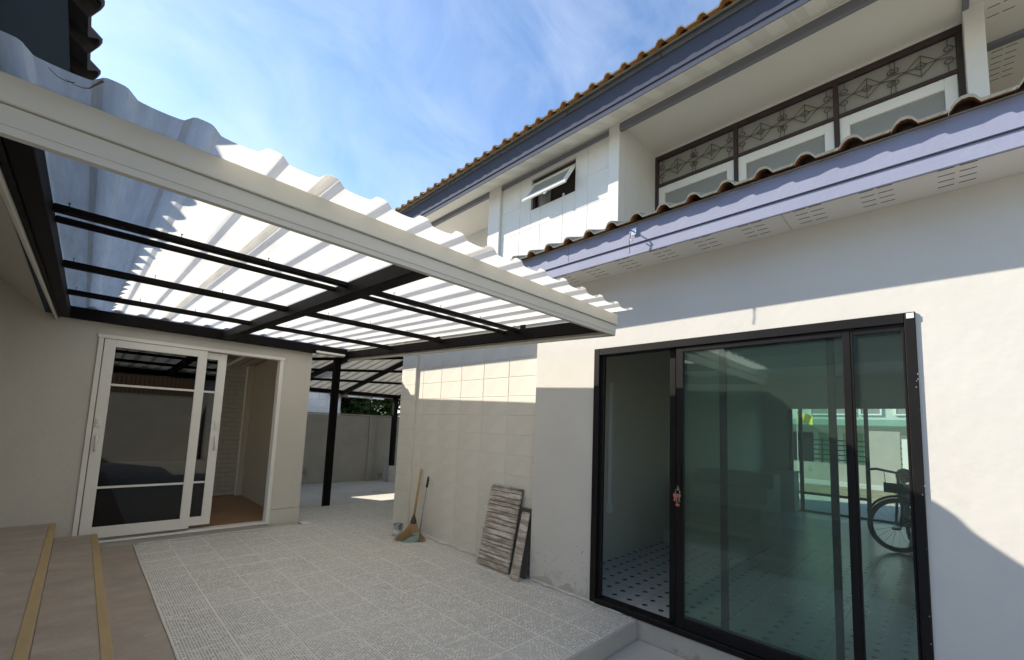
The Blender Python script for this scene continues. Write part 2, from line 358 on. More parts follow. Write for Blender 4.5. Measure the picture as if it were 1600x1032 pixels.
# tiled patio slab, with each tile a piece of its own
pat = struct(MB().box(.523, 3.0365, 1.668, 5.98, -.134, -.0016).box(2.20, 3.10, 5.9815, 7.05, -.134, -.0016).box(3.1015, 6.4, 5.33, 7.05, -.134, -.0016)
             .box(3.038, 3.139, 2.75, 5.328, -.134, -.0016).build('patio_floor', ['grout']))
MB().box(.523, 3.03, 1.650, 1.6665, -.134, -.002).build('front_edge', 'concrete', pat, bev=.006)
PT = .2985
xs = [.526, .803] + [.803+PT*k for k in range(1, 19)]
ys = [1.668, 1.663+PT] + [1.663+PT*k for k in range(2, 19)]
full = None
def tile(x0, x1, y0, y1):
    global full
    if x1-x0 < .03 or y1-y0 < .03: return
    g = .0029; dx, dy = x1-x0-2*g, y1-y0-2*g; z0, z1 = -.0095, random.uniform(-.0004, .0004)
    isf = abs(x1-x0-PT) < .002 and abs(y1-y0-PT) < .002
    if isf and full is not None: me = full
    else:
        c = .0015
        mb = MB().add([(0,0,-.0095),(dx,0,-.0095),(dx,dy,-.0095),(0,dy,-.0095),(0,0,-c),(dx,0,-c),(dx,dy,-c),(0,dy,-c),(c,c,0),(dx-c,c,0),(dx-c,dy-c,0),(c,dy-c,0)],
                      [(0,1,5,4),(1,2,6,5),(2,3,7,6),(3,0,4,7),(4,5,9,8),(5,6,10,9),(6,7,11,10),(7,4,8,11),(8,9,10,11)])
        me = mesh_only(mb, 'tile', 'mosaic_tile')
        if isf: full = me
    inst('tile', me, pat, (x0+g, y0+g, z1))
for i in range(len(xs)-1):
    for j in range(len(ys)-1):
        x0, x1, y0, y1 = xs[i], xs[i+1], ys[j], ys[j+1]
        if y1 <= 2.75: x1 = min(x1, 3.034)
        elif y0 < 5.2: x1 = min(x1, 3.137)
        if y0 < 2.75 < y1: x1 = min(x1, 3.034)
        if y1 > 5.95:
            if y0 < 5.95:
                if x0 < 2.2: y1 = 5.975
            elif x1 <= 2.2: continue
            elif x0 < 2.2: x0 = 2.205
        if y0 > 5.25 and x0 > 4.9: continue
        if y0 < 5.4 and x0 > 3.13: continue
        if x1 > x0 and y1 > y0: tile(x0, x1, y0, y1)
# cement smears along the patio edge and the wall foot
def ragged(name, p0, p1, wid, h, parent, mat='cement_edge', seed=1, side=(1, 0)):
    rnd = random.Random(seed); n = 40; mb = MB(); p0, p1 = Vector(p0), Vector(p1); vs = []; s = Vector((side[0], side[1], 0))
    for i in range(n+1):
        p = p0.lerp(p1, i/n); a = wid*(.55+.45*rnd.random()+.35*math.sin(i*.7+seed))
        vs += [p, p+Vector((0, 0, h)), p+s*max(a, .006)+Vector((0, 0, .0015))]
    fs = []
    for i in range(n): a = i*3; fs += [(a+1, a+4, a+5, a+2), (a, a+3, a+4, a+1)]
    mb.add(vs, fs); return mb.build(name, mat, parent)
ragged('cement_fillet', (3.038, 2.7, .003), (3.038, 1.69, .003), .03, .012, pat, seed=3, side=(-1, 0))
ragged('cement_fillet', (3.138, 4.9, .003), (3.138, 2.78, .003), .05, .02, pat, seed=5, side=(-1, 0))
ragged('cement_fillet', (.56, 5.985, .003), (2.15, 5.985, .003), .022, .01, pat, seed=8, side=(0, -1))
ragged('cement_fillet', (.523, 6.0, .0025), (.523, 1.0, -.003), .009, .002, pat, seed=9, side=(-1, 0))

# ================================================================== STEPS beside the patio
st = thing('concrete_steps', (.1, 3, -.13), 'brown concrete steps with tan nosing strips climbing beside the tiled patio', 'steps')
MB().box(.235, .520, -1.5, 6.036, -.132, -.004).build('tread', 'step_concrete', st, bev=.004)
MB().box(-.060, .2345, -1.5, 6.037, -.132, .146).build('tread', 'step_concrete', st, bev=.004)
MB().box(-1.19, -.0605, -1.5, 6.038, -.132, .285).build('tread', 'step_concrete', st, bev=.004)
for x1, z in ((.2355, .146), (-.0595, .285)):
    MB().box(x1-.045, x1+.0015, -1.5, 6.0, z-.012, z+.004).build('nosing_strip', 'nosing_tan', st, bev=.002)

# ================================================================== ANNEX with the white sliding door, and its eave
ax = thing('annex', (.9, 6.1, 0), 'grey-beige annex with an open white sliding door under the patio canopy', 'building')
def wallmesh(rects, y0, y1): 
    mb = MB()
    for x0, x1, z0, z1 in rects: mb.box(x0, x1, y0, y1, z0, z1)
    return mb
wallmesh([(-3, .055, -.13, 2.42), (.055, 1.80, 2.14, 2.42), (1.80, 2.15, .218, 2.42), (.055, 1.80, -.13, .068)], D, D+.12).build('wall', 'beige_wall', ax)
MB().prism([(-3.0, 2.421), (-.345, 2.421), (-.345, 2.52), (-2.6, 4.3), (-3.0, 4.0)], 'y', D-.001, D+.118).build('gable_wall', 'beige_wall', ax)
MB().box(1.80, 2.153, D-.004, D+.12, -.13, .214).build('plinth', 'beige_wall', ax)
MB().box(2.03, 2.15, D+.1205, 8.5, -.13, 2.42).build('side_wall', 'beige_wall', ax)
MB().box(-3, 2.029, 8.42, 8.5, -.13, 2.42).build('room_back_wall', 'brick_white', ax)
# glazed white bricks of the room inside
bw = B(-.1, 2.0, 8.400, 8.4195, .07, 2.39).build('brick_lining', 'tan_wall', ax)
bm = mesh_only(MB().add([(0,0,0),(.196,0,0),(.196,0,.071),(0,0,.071),(.004,-.008,.004),(.192,-.008,.004),(.192,-.008,.067),(.004,-.008,.067)],
               [(4,5,6,7),(0,1,5,4),(1,2,6,5),(2,3,7,6),(3,0,4,7)]), 'brick', 'brick_white')
for r in range(30):
    for c in range(6):
        inst('brick', bm, bw, (.80+c*.2+(.1 if r % 2 else 0), 8.3998, .075+r*.075))
MB().box(1.935, 2.0295, 8.30, 8.3995, .07, 2.39).build('corner_trim', 'room_wall', ax)
MB().box(2.018, 2.0295, 6.17, 8.2985, .07, 2.39).build('tan_lining', 'tan_wall', ax)
MB().box(-3, 2.0295, 6.1615, 8.4, -.12, .068).build('room_floor', 'wood_floor', ax)
MB().box(-3, 2.15, D+.002, 8.5, 2.4205, 2.47).build('flat_roof', 'concrete', ax)
# sliding door of the annex
dr = MB()
dr.box(.055, .094, D-.018, D+.10, .070, 2.108); dr.box(1.757, 1.80, D-.018, D+.10, .070, 2.108)
dr.box(.046, 1.809, D-.022, D+.10, 2.1085, 2.146); dr.box(.048, 1.803, D-.026, D+.10, .050, .0695)
wd = dr.build('sliding_door', 'alu_white', ax, bev=.003); wd['label'] = 'white framed sliding door, its two leaves pushed left'
def leaf(parent, x0, x1, z0, z1, y, st_, top, bot, mat, gm):
    """leaf in an x-z plane"""
    f = MB().box(x0, x0+st_, y, y+.035, z0, z1).box(x1-st_, x1, y, y+.035, z0, z1).box(x0+st_, x1-st_, y, y+.035, z1-top, z1).box(x0+st_, x1-st_, y, y+.035, z0, z0+bot)
    o = f.build('door_leaf', mat, parent, bev=.003)
    MB().box(x0+st_-.005, x1-st_+.005, y+.014, y+.020, z0+bot-.005, z1-top+.005).build('pane', gm, parent)
    return o
leaf(wd, .102, .978, .098, 2.107, D-.012, .088, .078, .112, 'alu_white', 'dark_glass')
leaf(wd, .30, 1.182, .115, 2.100, D+.032, .088, .078, .095, 'alu_white', 'dark_glass')
for x0, x1, y in ((.19, .89, D+.001), (.388, 1.094, D+.045)):
    for z in (.598, 1.638): MB().box(x0, x1, y-.006, y, z-.011, z+.011).build('glazing_bar', 'alu_white', wd)
for x, y in ((.135, D-.012), (1.146, D+.032)):
    MB().box(x-.022, x+.022, y-.010, y, 1.205, 1.30).box(x-.008, x+.008, y-.018, y-.010, 1.235, 1.265).build('lock_plate', 'alu_white', wd, bev=.003)
    MB().tube([(x, y-.004, 1.115), (x, y-.030, 1.095), (x, y-.030, .985), (x, y-.004, .965)], .010, 8).build('handle', 'alu_white', wd, smooth=True)
# ---- overhanging eave of the neighbour house on the steps side
lh = thing('side_house', (-1.2, 2, 0), 'house with slate-blue eave and grey roof tiles overhanging the canopy', 'house')
LY0, LY1 = .1, 6.9
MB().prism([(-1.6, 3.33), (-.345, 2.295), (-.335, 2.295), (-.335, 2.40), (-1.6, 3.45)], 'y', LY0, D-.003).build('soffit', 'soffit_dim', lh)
MB().prism([(-.334, 2.285), (-.285, 2.285), (-.285, 2.30), (-.312, 2.32), (-.312, 2.58), (-.165, 2.695), (-.165, 2.712), (-.334, 2.60)], 'y', LY0, LY1).build('fascia', 'slate_eave', lh)
MB().box(-1.32, -1.2, LY0, D-.002, -.13, 3.2).build('wall', 'beige_wall', lh)
def roof_tile_mesh(pitch, L_, slope, name, rise=.036, thick=.014, mats=('tile_top', 'tile_under')):
    """one interlocking tile: flat pan with a trapezoid ridge, running up the slope (+x), pitch along y"""
    prof = [(0, 0), (pitch*.50, 0), (pitch*.60, rise*.75), (pitch*.68, rise), (pitch*.80, rise), (pitch*.88, rise*.75), (pitch*.985, .0)]
    n = len(prof); mb = MB(); c, s_ = math.cos(slope), math.sin(slope)
    def P(u, y, z): return (u*c - z*s_, y, u*s_ + z*c)
    vs = [P(0, y, z) for y, z in prof]+[P(L_, y, z) for y, z in prof]+[P(0, y, z-thick) for y, z in prof]+[P(L_, y, z-thick) for y, z in prof]
    top = [(i, i+1, n+i+1, n+i) for i in range(n-1)]; bot = [(2*n+i, 3*n+i, 3*n+i+1, 2*n+i+1) for i in range(n-1)]; fr = [(i, 2*n+i, 2*n+i+1, i+1) for i in range(n-1)]
    mb.add(vs, [], 0); k = 0
    mb.f += top+bot+fr+[(0, n, 3*n, 2*n), (n-1, 3*n-1, 4*n-1, 2*n-1)]; mb.m += [0]*(n-1)+[1]*(n-1)+[0]*(n-1)+[0, 0]
    return mesh_only(mb, name, list(mats))
lroof = MB().add([(.05, LY0, 2.64), (-2.9, LY0, 5.0), (-2.9, LY1, 5.0), (.05, LY1, 2.64)], [])
sl = math.atan(.8)
lf = MB().prism([(-.20, 2.735), (-.20, 2.70), (-2.6, 4.61), (-5.0, 2.70), (-5.0, 2.735), (-2.6, 4.65)], 'y', LY0, LY1).build('roof', 'tile_top', lh)
ltm = roof_tile_mesh(.212, .36, sl, 'roof_tile', .045, .012, ('tile_dark', 'tile_dark'))
for k in range(31):   # course at the eave, facing +x
    y = LY0+.1+k*.212
    inst('roof_tile', ltm, lf, (-.108, y+.212, 2.705), (0, 0, math.pi))

# ================================================================== THE TWO-STOREY HOUSE
hs = thing('two_storey_house', (5, 1, 0), 'white two-storey house with tiled pent roof, black sliding door and balcony windows', 'house')
# ground floor walls --------------------------------------------------
HY0, DY0, DY1, DZ = -7.0, .083, 2.075, 2.055
gw = MB()
gw.box(W, W+.14, DY1, 2.735, -.13, 2.70); gw.box(W, W+.14, HY0, DY0, -.13, 2.70); gw.box(W, W+.14, DY0, DY1, DZ, 2.70); gw.box(W+.004, W+.14, DY0, DY1, -.13, .004)
gw.build('wall', 'white_plaster', hs)
MB().box(W-.006, W+.003, HY0, 1.66, -.133, .002).build('plinth', 'concrete', hs, bev=.003)
# scuffed wall foot beside the sliding door
def patch(name, mat, parent, y0, y1, h, seed, x=W):
    rnd = random.Random(seed); n = 26; vs = []
    for i in range(n+1):
        y = y0+(y1-y0)*i/n; hh = h*(.45+.3*math.sin(i*.55+seed)+.35*rnd.random())
        vs += [(x-.0025, y, .002), (x-.0025, y, max(.012, hh)), (x+.001, y, max(.012, hh)+.002)]
    return MB().add(vs, [f for i in range(n) for f in ((i*3, i*3+3, i*3+4, i*3+1), (i*3+1, i*3+4, i*3+5, i*3+2))]).build(name, mat, parent)
patch('bare_render', 'concrete', hs, 2.14, 2.73, .075, 4)
patch('cement_daub', 'cement_edge', hs, 2.10, 2.24, .085, 2, W-.002)
rnd = random.Random(11); mb = MB()
for k in range(70):
    y = rnd.uniform(2.10, 2.72); z = abs(rnd.gauss(0, .22))+.09; r = rnd.uniform(.002, .006) if z < .4 else rnd.uniform(.0015, .003)
    if z < .9: mb.add([(W-.0012, y+r*math.cos(a)*1.2, z+r*math.sin(a)) for a in (0, 1, 2, 3.2, 4.3, 5.4)], [(0, 1, 2, 3, 4, 5)])
mb.build('chips', 'step_concrete', hs)
# block wall ----------------------------------------------------------
bl = B(XB, XB+.12, 2.7355, 5.30, -.13, 2.70).build('block_wall', 'block_paint', hs)
bmesh_ = {}
def blk(y0, y1, z0, z1, parent, x, mat, tagk):
    key = (round(y1-y0, 3), round(z1-z0, 3), tagk)
    if key not in bmesh_: bmesh_[key] = mesh_only(pillow(.0065, y1-y0-.004, z1-z0-.004, .003), 'block', mat)
    return inst('block', bmesh_[key], parent, (x+.003-random.uniform(0, .0006), (y0+y1)/2, (z0+z1)/2))
for r in range(14):
    z0 = .086-.2+r*.2; z1 = min(z0+.2, 2.69); off = 0
    cuts = sorted({2.738, 4.945} | {3.607+off+.4*k for k in range(-4, 5) if 2.76 < 3.607+off+.4*k < 4.93})
    for a, b in zip(cuts, cuts[1:]): blk(a, b, max(z0, .0), z1, bl, XB, 'block_paint', 'low')
MB().box(XB-.035, XB+.1, 4.95, 5.302, -.13, 2.70).build('corner_pilaster', 'block_paint', hs, bev=.004)
for z in [.286+.2*k for k in range(12)]:
    MB().box(XB-.0365, XB-.0345, 4.953, 5.300, z-.003, z+.003).build('joint', 'cement_edge', hs)
MB().box(XB+.121, 10, 5.14, 5.299, -.13, 2.70).build('end_wall', 'white_plaster', hs)
# ground floor interior ----------------------------------------------
MB().box(W+.1405, 9.9, HY0, 2.60, -.12, .0).build('room_floor', 'lozenge_floor', hs)
MB().box(W+.1405, 10, 2.60, 2.72, -.12, 2.70).build('partition', 'room_wall', hs)
MB().box(W+.1405, 10, HY0, 2.5985, 2.56, 2.62).build('ceiling', 'room_ceiling', hs)
MB().box(3.1815, 10, HY0-.12, HY0-.001, -.12, 2.7).build('gable_wall', 'white_plaster', hs)
fwm = MB(); fwm.box(9.9, 10.05, 2.18, 2.599, -.12, 2.559); fwm.box(9.9, 10.05, -1.35, 2.18, 1.955, 2.559); fwm.box(9.9, 10.05, HY0, -1.35, -.12, 2.559)
fwm.build('front_wall', 'room_wall', hs)
MB().box(4.1, 4.14, 2.575, 2.598, .55, 1.9).box(4.08, 4.16, 2.57, 2.598, .50, .58).build('wall_conduit', 'white_paint', hs)
fo = MB()
for y in (2.15, 1.985, .99, -.02, -1.32): fo.box(9.93, 9.98, y-.03, y+.03, .03, 1.95)
fo.box(9.93, 9.98, -1.35, 2.18, -.01, .032); fo.box(9.932, 9.978, 1.0, 2.15, .325, .37)
fd = fo.build('street_door', 'alu_black', hs)
for y0, y1 in ((1.02, 1.955), (-1.29, -.05)):
    MB().box(9.952, 9.957, y0, y1, .035, 1.95).build('pane', 'clear_glass', fd)
MB().box(9.55, 9.898, 2.03, 2.598, .001, .72).box(9.53, 9.8975, 2.01, 2.598, .722, .75).build('cabinet', 'step_grey', hs)
stp = MB()
for k in range(5): stp.box(5.39+.29*k, 6.9, 1.63, 2.598, .001+.175*k, .175*(k+1))
stp.build('inner_steps', 'step_grey', hs, bev=.006)
# black sliding door ---------------------------------------------------
f = MB(); X0, X1 = W-.012, W+.10
f.box(X0, X1, DY0+.0005, DY0+.044, .006, DZ-.002); f.box(X0, X1, DY1-.052, DY1-.0005, .006, DZ-.002)
f.box(X0, X1, DY0+.044, DY1-.052, DZ-.058, DZ-.002); f.box(X0-.004, X1, DY0+.0442, DY1-.0522, .006, .045)
f.box(X0+.03, X0+.045, DY1-.085, DY1-.0525, .0455, DZ-.0585)
bd = f.build('sliding_door', 'alu_black', hs, bev=.003); bd['label'] = 'black framed sliding door with green tinted glass, one leaf open'
def yleaf(y0, y1, x, name, s0=.05, s1=.05):
    z0, z1 = .048, DZ-.06
    MB().box(x, x+.03, y0, y0+s0, z0, z1).box(x, x+.03, y1-s1, y1, z0, z1).box(x, x+.03, y0+s0, y1-s1, z1-.035, z1).box(x, x+.03, y0+s0, y1-s1, z0, z0+.07).build(name, 'alu_black', bd, bev=.002)
    MB().box(x+.012, x+.018, y0+s0-.006, y1-s1+.006, z0+.066, z1-.031).build('pane', 'green_glass', bd)
yleaf(.358, 1.368, W+.000, 'door_leaf', .036, .052)
yleaf(.440, 1.432, W+.036, 'door_leaf', .036, .045)
yleaf(.128, .3575, W+.002, 'door_leaf', .012, .012)
# the stile of the rear leaf that shows through the glass
MB().box(W+.037, W+.066, 1.040, 1.082, .05, 1.99).build('stile', 'alu_black', bd, bev=.002)
MB().box(W-.020, W-.001, 1.330, 1.352, 1.02, 1.16).build('handle', 'alu_black', bd, bev=.004)
MB().box(W-.006, W-.0005, 1.326, 1.356, .975, 1.015).build('lock_plate', 'alu_black', bd)
MB().box(X0-.0045, X0-.0005, .088, .118, DZ-.036, DZ-.008).build('tape', 'white_paint', bd)
# chipped mortar round the jamb
mb = MB(); rnd = random.Random(5)
for k in range(16):
    z = rnd.uniform(.05, 1.75); s = rnd.uniform(.0015, .005); y = DY0+rnd.uniform(-.001, .012)
    mb.add([(X0-.0012, y-s*.4, z), (X0-.0012, y+s*.3, z+s*.3), (X0-.0012, y+s*.2, z+s*1.5), (X0-.0012, y-s*.3, z+s)], [(0, 1, 2, 3)])
mb.build('mortar_chips', 'cement_edge', bd)
# pent roof ------------------------------------------------------------
PY0, PY1, XF, ZS = -6.5, 6.6, 2.745, 2.662
pr_ = math.radians(20)
sf = MB().box(XF+.012, W-.001, PY0, PY1, ZS, ZS+.012).box(W-.001, W+.15, HY0, 2.734, 2.7005, 2.72).build('pent_soffit', 'soffit_white', hs)
sm = mesh_only(MB().box(-.0022, .0022, -.029, .029, -.001, .001), 'vent_slot', 'slot_dark')
for g in range(-6, 20):
    yc = -.095+.295*g
    for c in (-.037, .037):
        for r in range(4):
            inst('vent_slot', sm, sf, (2.775+r*.063, yc+c, ZS-.0005))
MB().prism([(XF, ZS-.004), (XF+.011, ZS-.004), (XF+.011, 2.736), (XF+.006, 2.736), (XF+.006, 2.724), (XF, 2.724)], 'y', PY0, PY1).build('pent_fascia', 'lilac_paint', hs)
MB().prism([(XF-.006, 2.7425), (XF+.012, 2.7425), (XF+.012, 2.888), (XF-.006, 2.888)], 'y', PY0, PY1).build('pent_fascia', 'lilac_paint', hs)
MB().box(XF+.002, XF+.010, PY0, PY1, 2.6535, 2.6575).build('drip_bead', 'cornice_grey', hs)
pf = MB().prism([(XF-.02, 2.893), (4.26, 3.444), (4.26, 3.42), (XF-.01, 2.8885)], 'y', PY0, PY1).build('pent_roof', 'tile_top', hs)
ptm = roof_tile_mesh(.2045, .36, pr_, 'roof_tile')
k = 0; y = -.131-.15-.2045*6
while y < 5.6:
    inst('roof_tile', ptm, pf, (2.682, y, 2.902+random.uniform(-.003, .003))); y += .2045
for y in (-1.8, .62, 3.04): MB().box(XF+.02, W-.004, y-.0015, y+.0015, ZS-.0012, ZS+.0005).build('board_joint', 'slot_pale', hs)
for y in (-.9, 2.15): MB().box(XF-.0068, XF-.0055, y-.001, y+.001, 2.744, 2.886).build('board_joint', 'slate_paint', hs)
# hook screwed into the fascia with a loop of string
hk = thing('wall_hook', (XF, 1.545, 2.80), 'small metal hook with a dangling string on the lilac pent fascia', 'hook')
MB().tube([(XF-.018, 1.545, 2.825), (XF-.055, 1.545, 2.82), (XF-.07, 1.545, 2.80), (XF-.06, 1.545, 2.782), (XF-.045, 1.545, 2.785)], .0045, 8).build('hook', 'chrome', hk, smooth=True)
MB().box(XF-.020, XF-.0165, 1.525, 1.565, 2.80, 2.85).build('plate', 'chrome', hk)
MB().tube([(XF-.066, 1.543, 2.797), (XF-.062, 1.55, 2.76), (XF-.066, 1.556, 2.70), (XF-.06, 1.549, 2.655), (XF-.064, 1.56, 2.648)], .0028, 6).build('string', 'bark', hk, smooth=True)
MB().tube([(XF-.066, 1.547, 2.797), (XF-.06, 1.535, 2.77), (XF-.055, 1.53, 2.745), (XF-.06, 1.54, 2.735), (XF-.064, 1.545, 2.75)], .0028, 6).build('string', 'poster_white', hk, smooth=True)
# upper floor ------------------------------------------------------------
X2, ZC = 4.27, 5.115
XA = X2+.045            # awning-window wall
uw = MB(); AY0, AY1, AZ0, AZ1 = 3.31, 4.10, 4.50, 4.972
uw.box(XA, XA+.14, 2.778, AY0, 2.75, 5.14); uw.box(XA, XA+.14, AY1, 4.72, 2.75, 5.14); uw.box(XA, XA+.14, AY0, AY1, AZ1, 5.14); uw.box(XA, XA+.14, AY0, AY1, 2.75, AZ0)
ub = uw.build('upper_wall', 'upper_paint', hs)
yc = [2.779, 2.78+.326, 2.78+.326+.404, 2.78+.326+.808, 2.78+.326+1.212, 4.719]
for r in range(5):
    z0 = 5.023-.4*(r+1)+.0; z1 = z0+.385+.015
    for a, b in zip(yc, yc[1:]):
        segs = [(a, b)]
        if z1 > AZ0 and z0 < AZ1:
            segs = [(a, min(b, AY0)) if a < AY0 else None, (max(a, AY1), b) if b > AY1 else None]
        for sgm in segs:
            if sgm and sgm[1]-sgm[0] > .03: blk(sgm[0], sgm[1], z0, z1, ub, XA, 'upper_paint', 'up')
        if z1 > AZ0 > z0:
            lo, hi = max(a, AY0), min(b, AY1)
            if hi-lo > .03: blk(lo, hi, z0, AZ0, ub, XA, 'upper_paint', 'up')
for y0, y1 in ((2.63, 2.777), (4.721, 4.985)):
    MB().box(X2, X2+.16, y0, y1, 2.75, 5.15).build('pillar', 'upper_paint', hs, bev=.004)
MB().box(XA-.020, XA-.009, 2.778, 4.72, 5.03, 5.09).build('cornice_strip', 'cornice_grey', hs)
# balcony recess
MB().box(X2+.1605, 5.32, 2.631, 2.76, 2.75, 5.18).build('balcony_side', 'upper_paint', hs)
MB().box(X2+.05, 5.3195, -.262, 2.630, ZC, ZC+.03).build('balcony_ceiling', 'soffit_white', hs)
MB().box(X2, X2+.049, -.30, 2.629, 4.998, 5.086).build('balcony_beam', 'cornice_grey', hs)
MB().box(X2+.0005, X2+.049, -.30, 2.629, 5.0865, 5.13).build('beam_cap', 'soffit_white', hs)
# balcony windows (dark frames, scrolled iron grilles in the transoms, white casements below)
XW = 5.17
bwf = MB(); ye = [2.600, 1.610, .648, -.238]
bwf.box(XW, XW+.07, -.262, 2.622, 5.022, 5.085)
bwf.box(XW+.002, XW+.068, -.255, 2.612, 4.645, 4.682)
for yv in ye: bwf.box(XW-.003, XW+.073, yv-.021, yv+.021, 3.4, 5.0215)
bwn = bwf.build('balcony_window', 'brown_frame', hs, bev=.003)
MB().box(XW-.001, XW+.1, 2.6225, 2.6295, 3.3, ZC-.001).box(XW, XW+.1, -.262, 2.6225, 5.0855, ZC-.001).build('wall_band', 'upper_paint', hs)
def arc(cx_, cz, r0, r1, a0, a1, n=16):
    return [(XW+.018, cx_+(r0+(r1-r0)*i/n)*math.cos(math.radians(a0+(a1-a0)*i/n)), cz+(r0+(r1-r0)*i/n)*math.sin(math.radians(a0+(a1-a0)*i/n))) for i in range(n+1)]
for a, b in zip(ye, ye[1:]):
    ya, yb = b+.021, a-.021; wd_ = yb-ya; zl, zh = 4.682, 5.022; zc = (zl+zh)/2
    MB().box(XW+.04, XW+.046, ya-.002, yb+.002, zl-.002, zh+.002).build('pane', 'frost_glass', bwn)
    g = MB(); r_ = .0040
    V = lambda y, z: (XW+.018, y, z)
    for q in (.27, .73):
        cyy = ya+wd_*q; hw, hh = wd_*.125, .105
        g.tube([V(cyy-hw, zc), V(cyy, zc+hh), V(cyy+hw, zc), V(cyy, zc-hh)], r_, 6, closed=True)
        g.tube([V(cyy-hw*.4, zc), V(cyy, zc+hh*.34), V(cyy+hw*.4, zc), V(cyy, zc-hh*.34)], r_, 6, closed=True)
        g.tube([V(cyy-hw, zc), V(cyy+hw, zc)], r_*.8, 6); g.tube([V(cyy, zc-hh), V(cyy, zc+hh)], r_*.8, 6)
        for sg in (-1, 1):
            for up in (-1, 1):   # S-scroll from the lozenge tip to a curl
                ex = cyy+sg*(hw+wd_*.085); ez = zc+up*.058
                pts = [V(cyy+sg*hw*.95, zc), V(cyy+sg*(hw+.016), zc+up*.008)]
                sp = []
                for i in range(19):
                    th = math.radians(-90+i*24)*1.0; rr = .036*(1-.55*i/18)
                    sp.append(V(ex+sg*rr*math.cos(th), ez+up*rr*math.sin(th)))
                g.tube(pts+sp, r_, 6)
                g.tube([V(ex, ez+up*.034), V(ex, zh if up > 0 else zl)], r_*.8, 6)
                if (sg < 0 and q < .5) or (sg > 0 and q > .5): g.tube([V(ex+sg*.03, ez), V(ya if sg < 0 else yb, ez)], r_*.8, 6)
    g.build('grille', 'iron_grille', bwn, smooth=True)
    # white casement below
    MB().box(XW+.02, XW+.06, ya, ya+.085, 3.4, 4.644).box(XW+.02, XW+.06, yb-.085, yb, 3.4, 4.644).box(XW+.02, XW+.06, ya+.085, yb-.085, 4.538, 4.644).build('casement', 'white_paint', bwn, bev=.004)
    MB().box(XW+.045, XW+.051, ya+.08, yb-.08, 3.4, 4.543).build('pane', 'pane_grey', bwn)
MB().box(XW+.11, XW+.2, -.4, 2.63, 2.75, 5.11).build('balcony_back_wall', 'room_wall', hs)
# bay beyond the balcony
MB().box(5.02, 5.19, -.385, -.263, 2.75, ZC-.0005).build('pillar', 'upper_paint', hs, bev=.004)
MB().box(X2+.05, 5.019, -.302, -.2625, 5.080, ZC-.001).build('cornice_strip', 'cornice_grey', hs)
rb = MB().box(X2+.05, 6.6, -6.5, -.3025, ZC, ZC+.03).build('bay_ceiling', 'soffit_white', hs)
MB().box(5.645, 5.715, -6.5, -.386, 5.075, ZC-.001).build('cornice_strip', 'cornice_grey', hs)
vm2 = mesh_only(MB().box(-.004, .004, -.036, .036, -.001, .001), 'vent_slot', 'slot_dark')
for g_ in range(2):
    for c in (-.045, .045):
        for r in range(6): inst('vent_slot', vm2, rb, (5.82+r*.094, -.555-g_*.35+c, ZC-.0005))
for g_ in range(3):
    for c in (-.045, .045):
        for r in range(8): inst('vent_slot', vm2, rb, (4.45+r*.12, -.5-g_*.3+c, ZC-.0005))
MB().box(6.6, 6.7, -6.5, 0, 2.75, 5.14).build('bay_wall', 'room_wall', hs)
# recess past the far pillar
MB().box(X2+.1605, 5.1, 4.86, 4.984, 2.75, 5.16).build('recess_side', 'upper_paint', hs)
MB().box(5.10, 5.2, 4.985, 7.0, 2.75, 5.11).build('recess_wall', 'upper_paint', hs)
MB().box(X2+.05, 5.2, 4.986, 7.0, ZC, ZC+.03).build('recess_ceiling', 'soffit_white', hs)
MB().box(X2+.001, X2+.049, 4.9855, 7.0, 5.03, 5.09).box(X2+.0015, X2+.049, 4.9855, 7.0, 5.0905, 5.13).build('cornice_strip', 'cornice_grey', hs)
rw = MB().box(5.06, 5.099, 5.05, 6.7, 4.66, 4.72).box(5.06, 5.099, 5.05, 5.11, 3.4, 4.6595).box(5.06, 5.099, 5.85, 5.91, 3.4, 4.6595).build('recess_window', 'brown_frame', hs)
MB().box(5.08, 5.086, 5.111, 5.849, 3.4, 4.658).build('pane', 'pane_grey', rw)
MB().box(XA+.141, 10, 2.64, 7.0, 2.75, 2.9).build('upper_floor', 'concrete', hs)
MB().box(4.5, 10, HY0, -.01, 2.75, 2.9).build('upper_floor', 'concrete', hs)
# awning window, hinged at the top and tilted open
fm = MB(); e_ = .038
fm.box(XA+.035, XA+.085, AY0, AY0+e_, AZ0, AZ1).box(XA+.035, XA+.085, AY1-e_, AY1, AZ0, AZ1).box(XA+.035, XA+.085, AY0+e_, AY1-e_, AZ1-e_, AZ1).box(XA+.035, XA+.085, AY0+e_, AY1-e_, AZ0, AZ0+e_*.7)
aw = fm.build('awning_window', 'brown_frame', hs)
ang = math.radians(33); hx, hz = XA+.03, AZ1-.075; Ls = .40
def SP(t, y, dn): return (hx-t*math.sin(ang)+dn*math.cos(ang)*-1, y, hz-t*math.cos(ang)+dn*math.sin(ang))
def sbar(t0, t1, y0, y1, n0, n1): return MB().hexa([SP(t0,y0,n0),SP(t1,y0,n0),SP(t1,y1,n0),SP(t0,y1,n0),SP(t0,y0,n1),SP(t1,y0,n1),SP(t1,y1,n1),SP(t0,y1,n1)])
sash = MB()
for q in ((0, Ls, AY0+.012, AY0+.075), (0, Ls, AY1-.075, AY1-.012), (0, .06, AY0+.075, AY1-.075), (Ls-.06, Ls, AY0+.075, AY1-.075)):
    m_ = sbar(*q, -.012, .016); sash.add(m_.v, m_.f)
m_ = sbar(Ls+.001, Ls+.018, AY0+.005, AY1-.005, -.014, .012); sash.add(m_.v, m_.f)
so_ = sash.build('sash', 'alu_white', aw, bev=.003)
sbar(.055, Ls-.055, AY0+.07, AY1-.07, -.002, .004).build('pane', 'pane_grey', aw)
m_ = sbar(Ls-.005, Ls+.035, 3.66, 3.70, -.026, -.014); m_.build('latch', 'alu_white', aw)
